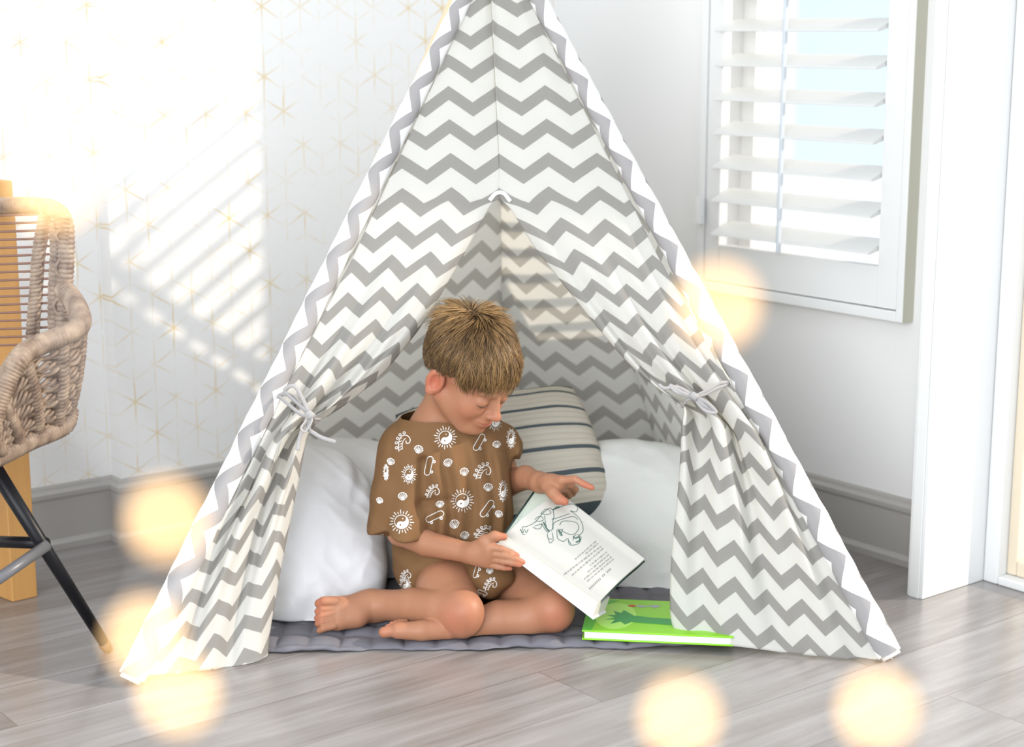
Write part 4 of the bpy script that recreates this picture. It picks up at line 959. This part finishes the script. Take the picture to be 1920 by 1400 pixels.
# printed motifs: suns with a split disc, shells, waves, skateboards
def rot(pts, c, a, s=1.0):
    ca_, sa_ = math.cos(a), math.sin(a); return [(c[0] + s * (x * ca_ - y * sa_), c[1] + s * (x * sa_ + y * ca_)) for x, y in pts]
def m_sun(c, r, a=0.0, sx=1.0):
    L_ = []; R0 = r * .58
    T = lambda pts: [(c[0] + (x - c[0]) * sx, y) for x, y in rot(pts, c, a)]
    L_.append((1.3, T([(R0 * math.cos(t), R0 * math.sin(t)) for t in np.linspace(0, 2 * math.pi, 26)])))
    for k_ in range(22): t = 2 * math.pi * k_ / 22; r1 = r * (1.02 if k_ % 2 else .88); L_.append((1.5, T([(r * .72 * math.cos(t), r * .72 * math.sin(t)), (r1 * math.cos(t), r1 * math.sin(t))])))
    # filled comma half: scanlines between the S-curve and the right rim
    for y in np.arange(-R0 + .6, R0, .95):
        xr = math.sqrt(max(0, R0 * R0 - y * y)); h = R0 / 2
        xl = math.sqrt(max(0, h * h - (y + h) ** 2)) if y < 0 else -math.sqrt(max(0, h * h - (y - h) ** 2))
        if y >= 0 and abs(y - h) < 1.6:
            L_.append((1.5, T([(xl, y), (-1.7, y)]))); L_.append((1.5, T([(1.7, y), (xr, y)])))
        else: L_.append((1.5, T([(xl, y), (xr, y)])))
    L_.append((1.8, T([(-.8, -h), (.8, -h)])))
    return L_
def m_shell(c, r, a=0.0):
    L_ = [(1.3, rot([(r * math.cos(t) * (1 + .07 * math.cos(9 * t)), -r * .85 * math.sin(t)) for t in np.linspace(-.25, math.pi + .25, 30)] , c, a)), (1.3, rot([(-r * .9, r * .25), (-r * .3, r * .85), (r * .3, r * .85), (r * .9, r * .25)], c, a))]
    for t in np.linspace(.25, math.pi - .25, 6): L_.append((1.1, rot([(0, r * .8), (r * .9 * math.cos(t), -r * .75 * math.sin(t))], c, a)))
    return L_
def m_board(c, L_, a):
    h, w_ = L_ / 2, L_ * .15; o = [(h - w_ + w_ * math.cos(t), w_ * math.sin(t)) for t in np.linspace(-1.57, 1.57, 9)] + [(-h + w_ + w_ * math.cos(t), w_ * math.sin(t)) for t in np.linspace(1.57, 4.71, 9)]
    out = [(1.4, rot(o + [o[0]], c, a))]
    for x in (-h * .55, h * .55):
        for y in (w_ * 1.5,): out.append((1.6, rot([(x + 2.2 * math.cos(t), y + 2.2 * math.sin(t)) for t in np.linspace(0, 6.28, 9)], c, a)))
    return out
def m_wave(c, s, a):
    p = [(-10, 14), (-9, 4), (-6, -5), (0, -10), (7, -9), (11, -3), (9, 3), (4, 3), (4, -1)]; out = [(1.5, rot(cv(p), c, a, s))]
    q = cv([(-4, 12), (-3, 4), (0, -2), (4, -5)]); out.append((1.2, rot(q, c, a, s)))
    for x, y in ((-12, 0), (-9, -7), (-4, -12), (3, -14), (-13, 8)): out.append((1.3, rot([(x + 2.1 * math.cos(t), y + 2.1 * math.sin(t)) for t in np.linspace(0, 6.28, 9)], c, a, s)))
    for k_ in range(5): x, y = -6.5 + k_ * .6, 12 - k_ * 4.2; out.append((1.1, rot([(x - 2, y), (x + 2.2, y - 1.5)], c, a, s)))
    return out
mot = []
for c, r, a, sx in (((835, 820), 21, .2, 1), ((767, 889), 18, .3, .75), ((753, 978), 22, .35, 1), ((867, 938), 22, .5, .95), ((928, 789), 19, .3, .75), ((943, 920), 20, .2, .42), ((958, 822), 18, .2, .5), ((724, 885), 15, .1, .35)): mot += m_sun(c, r, a, sx)
for c, r in (((785, 842), 8), ((840, 867), 8), ((870, 884), 8), ((755, 930), 8), ((915, 913), 8), ((931, 833), 7), ((852, 982), 9), ((871, 1003), 8), ((825, 945), 7), ((935, 963), 7), ((885, 794), 7), ((733, 865), 7), ((712, 938), 6)): mot += m_shell(c, r, random.uniform(-.5, .5))
for c, L_, a in (((898, 829), 34, -1.05), ((804, 873), 36, -1.35), ((815, 968), 36, -.42), ((913, 953), 36, -.95), ((786, 1052), 26, -.1), ((838, 1060), 22, .1), ((714, 1010), 20, -1.2)): mot += m_board(c, L_, a)
for c, s_, a in (((757, 828), 1.15, -.15), ((907, 884), 1.15, .2), ((813, 922), .95, .25), ((908, 1000), 1.1, .5), ((890, 1040), .7, 1)): mot += m_wave(c, s_, a)
merge_marks(shirt, strokes(bvS, mot, 1.4, 1 / 1150.0, .0006), mprint)
mo2 = []
for c, L_, a in (((893, 1072), 22, -1.3), ((905, 1110), 18, .4)): mo2 += m_board(c, L_, a)
for c, s_, a in (((921, 1096), .9, .2), ((762, 1080), .8, 0)): mo2 += m_wave(c, s_, a)
mo2 += m_sun((760, 1095), 13, 0, .8) + m_shell((918, 1070), 6) + m_shell((800, 1075), 6)
merge_marks(shorts, strokes(bvH, mo2, 1.3, 1 / 1150.0, .0006), mprint)

# ================================================================== RATTAN CHAIR AND POST
mrat = newmat('rattan', rough=.5); nt = mrat.node_tree; tcn = nt.nodes.new('ShaderNodeTexCoord')
setcol(mrat, mixc(nt, ((noise(nt, 45, 3, tcn.outputs['Object']) - .30) * 1.9).clamp(), (.115, .070, .048), (.40, .30, .215)))
mwire = newmat('brown_cane', (.20, .10, .07), .45); mblk = newmat('black_metal', (.006, .006, .008), .38, spec=.25)
msl = newmat('grey_metal', (.12, .12, .13), .35)
cc_ = np.array([-.95, 2.579, 0]); ca_ = np.array([-.7071, -.7071, 0]); cb_ = np.array([.7071, -.7071, 0])
def CH(a, b, z): return cc_ + ca_ * a + cb_ * b + Z3 * z
chair = empty('rattan_chair', CH(0, 0, 0), 'woven rattan tub chair with black metal legs, in front of the oak post', 'chair')
def wrap(name, path, r, parent, pitch_=.0075, m=mrat, amp=.16):
    p = resample(path, max(8, int(np.sum(np.linalg.norm(np.diff(np.array(path), axis=0), axis=1)) / (pitch_ / 5)))); rs = [r * (1 + amp * abs(math.sin(i * math.pi / 5))) for i in range(len(p))]
    return MB().tube(p, rs, 12).build(name, m, parent, smooth=True)
def twist(name, path, r, parent, turns=40, m=mrat):
    p = resample(path, max(30, turns * 8)); mb = MB()
    for ph_ in (0, math.pi):
        q = []
        for i, x in enumerate(p):
            t = p[min(i + 1, len(p) - 1)] - p[max(i - 1, 0)]; t /= np.linalg.norm(t) + 1e-9; u = np.cross(t, [.3, .2, .9]); u /= np.linalg.norm(u); w_ = np.cross(t, u)
            a = ph_ + 2 * math.pi * turns * i / len(p); q.append(x + r * .75 * (math.cos(a) * u + math.sin(a) * w_))
        mb.tube(q, r * .62, 6)
    return mb.build(name, m, parent, smooth=True)
# key curves, right side measured from the photo; the left side mirrored about the chair's own centre plane
def mir(p): q = np.array(p, float) - cc_; bb = np.dot(q, cb_); return np.array(p, float) - 2 * bb * cb_
topR = P(118, 392, 2.600); cornerR = P(131, 430, 2.585)
back_r = [P(-60, 386, 2.76), P(20, 385, 2.69), P(70, 386, 2.645), P(105, 394, 2.61), P(122, 420, 2.595), P(124, 480, 2.59), P(120, 560, 2.59), P(121, 640, 2.585), P(127, 720, 2.575), P(128, 760, 2.57)]
arm = [P(118, 540, 2.585), P(136, 562, 2.565), P(150, 590, 2.53), P(148, 612, 2.50), P(120, 628, 2.47), P(85, 642, 2.45), P(58, 654, 2.43), P(36, 672, 2.41), P(15, 705, 2.40), P(-4, 750, 2.39), P(-18, 800, 2.38), P(-30, 850, 2.37)]
rim = [P(128, 765, 2.57), P(122, 792, 2.555), P(100, 806, 2.53), P(60, 822, 2.49), P(20, 842, 2.45), P(-20, 862, 2.41)]
armS, rimS, backS = spline(arm, 8), spline(rim, 8), spline(back_r, 8)
wrap('arm_rail', armS, .0150, chair, .0055, amp=.10); wrap('seat_rim', rimS, .0155, chair, .006, amp=.12)
wrap('back_frame', backS, .012, chair, .0075); wrap('back_frame', [x + np.array([-.018, .010, 0]) for x in spline(back_r[4:], 8)], .009, chair, .0075)
MB().tube([x - np.array([.004, 0, 0]) + .0095 * np.array([math.sin(i * .9), -1, math.cos(i * .9) * 0]) for i, x in enumerate(backS[30:])], .003, 6).build('cane_binding', mrat, chair, smooth=True)
ib = [P(88, 388, 2.63), P(80, 430, 2.625), P(72, 480, 2.622), P(68, 540, 2.62), P(63, 600, 2.615), P(60, 650, 2.61), P(58, 720, 2.60), P(56, 790, 2.59)]
twist('back_upright', spline(ib, 8), .0085, chair, 26)
# thin canes across the back
cm = 0
for i in range(17):
    y = 402 + i * 15.2; xl, xr = -60, 118
    MB().tube(spline([P(xl, y + 5, 2.76), P(0, y + 2, 2.70), P(60, y, 2.635), P(xr, y - 3, 2.60)], 4), .0020, 6).build('back_cane', mwire, chair, smooth=True)
# woven side between arm and seat rim
A_, R_ = resample(armS[18:], 60), resample(rimS[4:], 60)
def SW(s, t): i = s * 59; k_ = int(min(58, i)); f = i - k_; a = A_[k_] * (1 - f) + A_[k_ + 1] * f; r = R_[k_] * (1 - f) + R_[k_ + 1] * f; return a * (1 - t) + r * t + np.array([.012, -.012, 0]) * math.sin(math.pi * t) * .6
for j in range(11):
    t = (j + .6) / 11.4; pts = [SW(s, min(.99, max(.01, t + .018 * math.sin(s * 34 + j * math.pi)))) + .004 * np.array([.7, -.7, 0]) * math.cos(s * 34 + j * math.pi) for s in np.linspace(0, 1, 60)]
    MB().tube(pts, .0038, 6).build('side_weave', mrat, chair, smooth=True)
    pts = [SW(s, min(.99, max(.01, t + .028 + .018 * math.sin(s * 34 + j * math.pi + 2)))) + .004 * np.array([.7, -.7, 0]) * math.cos(s * 34 + j * math.pi + 2) for s in np.linspace(0, 1, 60)]
    MB().tube(pts, .0030, 6).build('side_weave', mrat, chair, smooth=True)
for s in (.03, .22, .46, .72, .95): twist('side_upright', [SW(s * (1 - .10 * t), t) for t in np.linspace(0, 1, 12)], .0085, chair, 12)
# corner weave between the back frame and arm
for j in range(20):
    y = 560 + j * 12; MB().tube(spline([P(96, y + 6, 2.60), P(112, y, 2.585), P(130, y - 2, 2.572), P(134, y + 6, 2.568)], 4), .0036, 6).build('corner_weave', mrat, chair, smooth=True)
for j in range(22):
    y = 408 + j * 8; MB().tube(spline([P(101, y + 3, 2.60), P(112, y, 2.585), P(124, y - 1, 2.580), P(130, y + 3, 2.585)], 4), .0024, 6).build('corner_weave', mrat, chair, smooth=True)
# seat and the half outside the frame
seat = [CH(.20 * math.cos(a), .215 * math.sin(a), .375) for a in np.linspace(0, 2 * math.pi, 40)]
mb = MB(); v = [CH(0, 0, .37)] + seat[:-1]; v2 = [x - Z3 * .02 for x in v]; n = len(v)
f = [(0, i, i % (n - 1) + 1) for i in range(1, n)] + [(n, n + i % (n - 1) + 1, n + i) for i in range(1, n)] + [(i, n + i, n + i % (n - 1) + 1, i % (n - 1) + 1) for i in range(1, n)]
mb.add(v + v2, f).build('seat', mrat, chair)
wrap('arm_rail', [mir(x) for x in armS], .0150, chair, .0055, amp=.10); wrap('back_frame', [mir(x) for x in backS[24:]], .012, chair)
wrap('seat_rim', [mir(x) for x in rimS], .017, chair, .0085)
legs = []
foot = G(205, 1222, .0); hub = P(-14, 872, 2.50)
for sa, sb in ((-1, 1), (1, 1), (-1, -1), (1, -1)):
    if (sa, sb) == (-1, 1): a, b = hub, foot
    else:
        off = lambda p: (lambda q: cc_ + np.array([0, 0, p[2]]) + (ca_ * (-sa) * np.dot(q, -ca_) * 1.0 if False else ca_ * sa * abs(np.dot(q, ca_))) + cb_ * sb * abs(np.dot(q, cb_)))(np.array([p[0], p[1], 0]) - cc_)
        a, b = off(hub), off(foot)
    lg = MB().tube([a, b + (a - b) * .02 + Z3 * .002], [.0125, .0085], 14).build('leg', mblk, chair, smooth=True)
    MB().tube([b + Z3 * .002, b + (a - b) * .05], [.0078, .0095], 14).build('leg_cap', newmat('brown_leg_cap', (.16, .075, .03), .5), lg, smooth=True)
    legs.append((a, b))
br_ = P(84, 1022, 2.525)
MB().tube([P(86, 1018, 2.53), P(-40, 1014, 2.62)], .0095, 12).build('brace', mblk, chair, smooth=True)
MB().tube([P(88, 1022, 2.52), P(-40, 1110, 2.40)], .0090, 12).build('brace', msl, chair, smooth=True)
# oak post
moak = newmat('oiled_oak', rough=.45); nt = moak.node_tree; tcn = nt.nodes.new('ShaderNodeTexCoord'); mpn = nt.nodes.new('ShaderNodeMapping'); mpn.inputs['Scale'].default_value = (60, 60, 3)
nt.links.new(tcn.outputs['Object'], mpn.inputs[0]); setcol(moak, mixc(nt, noise(nt, 1, 4, mpn.outputs[0]), (.50, .24, .07), (.66, .36, .12)))
pc = G(24, 1129); pr2 = G(71, 1118); pw = pr2 - pc; pl_ = np.array([-pw[1], pw[0], 0]) * 1.0; pl_ = np.array([-.05, .045, 0])
post = empty('oak_post', pc + pw / 2, 'square oak post standing on the floor behind the rattan chair', 'post')
hpz = P(24, 384, 2.85)[2]
MB().box(pc, pw, pl_, Z3 * hpz).build('upright', moak, post, bevel=.002)
MB().box(pc - pw * .1 - pl_ * .1 + Z3 * hpz, pw * 1.0, pl_ * 1.2, Z3 * .042).build('post_cap', moak, post, bevel=.004)

# ================================================================== FAIRY LIGHTS (close to the lens, far out of focus)
mb_ = bpy.data.materials.new('warm_led'); mb_.use_nodes = True; b = mb_.node_tree.nodes['Principled BSDF']; b.inputs['Base Color'].default_value = (1, .8, .5, 1)
b.inputs['Emission Color'].default_value = (1.0, .44, .05, 1); b.inputs['Emission Strength'].default_value = 3.3
mwr = newmat('clear_wire', (.75, .75, .74), .2); DL = .345
bulbs = [(100, 350), (312, 975), (272, 1195), (335, 1300), (760, 1520), (1275, 1345), (1645, 1330), (1850, 1000), (1347, 572)]
ls = empty('fairy_light_string', P(760, 1520, DL), 'string of warm fairy lights hanging close in front, blurred into glowing discs', 'fairy lights')
path = [P(-250, -60, DL), P(100, 350, DL)] + [P(230, 700, DL)] + [P(x, y, DL) for x, y in bulbs[1:4]] + [P(760, 1520, DL), P(1275, 1345, DL), P(1645, 1330, DL), P(1990, 1300, DL + .01), P(2100, 700, DL + .02), P(1347 + 300, 300, DL), P(1347, 572, DL), P(1500, -300, DL)]
path = [P(-250, -60, DL), P(100, 350, DL), P(150, 700, DL), P(312, 975, DL), P(272, 1195, DL), P(335, 1300, DL), P(760, 1520, DL), P(1275, 1345, DL), P(1645, 1330, DL), P(2150, 1500, DL)]
MB().tube(spline(path, 10), .00022, 6).build('wire', mwr, ls, smooth=True)
ls2 = empty('fairy_light_string', P(2150, 400, DL), 'single warm fairy light blurred into a glowing disc over the right tent pole', 'fairy lights')
MB().tube(spline([P(1347, 572, DL), P(1800, 560, DL), P(2200, 300, DL)], 10), .00006, 6).build('wire', mwr, ls2, smooth=True)
def bulb(px, py, par):
    c = P(px, py, DL); v = []; K = 14
    for i in range(K + 1):
        a = math.pi * i / K
        for j in range(18):
            t = 2 * math.pi * j / 18; r = .0036 * math.sin(a); v.append(c + np.array([r * math.cos(t), r * math.sin(t), -.0042 * math.cos(a)]))
    f = [(i * 18 + j, i * 18 + (j + 1) % 18, (i + 1) * 18 + (j + 1) % 18, (i + 1) * 18 + j) for i in range(K) for j in range(18)]
    obj('bulb', v, f, mb_, par)
for q in bulbs[:4] + [bulbs[5], bulbs[6]]: bulb(*q, ls)
bulb(1347, 572, ls2)
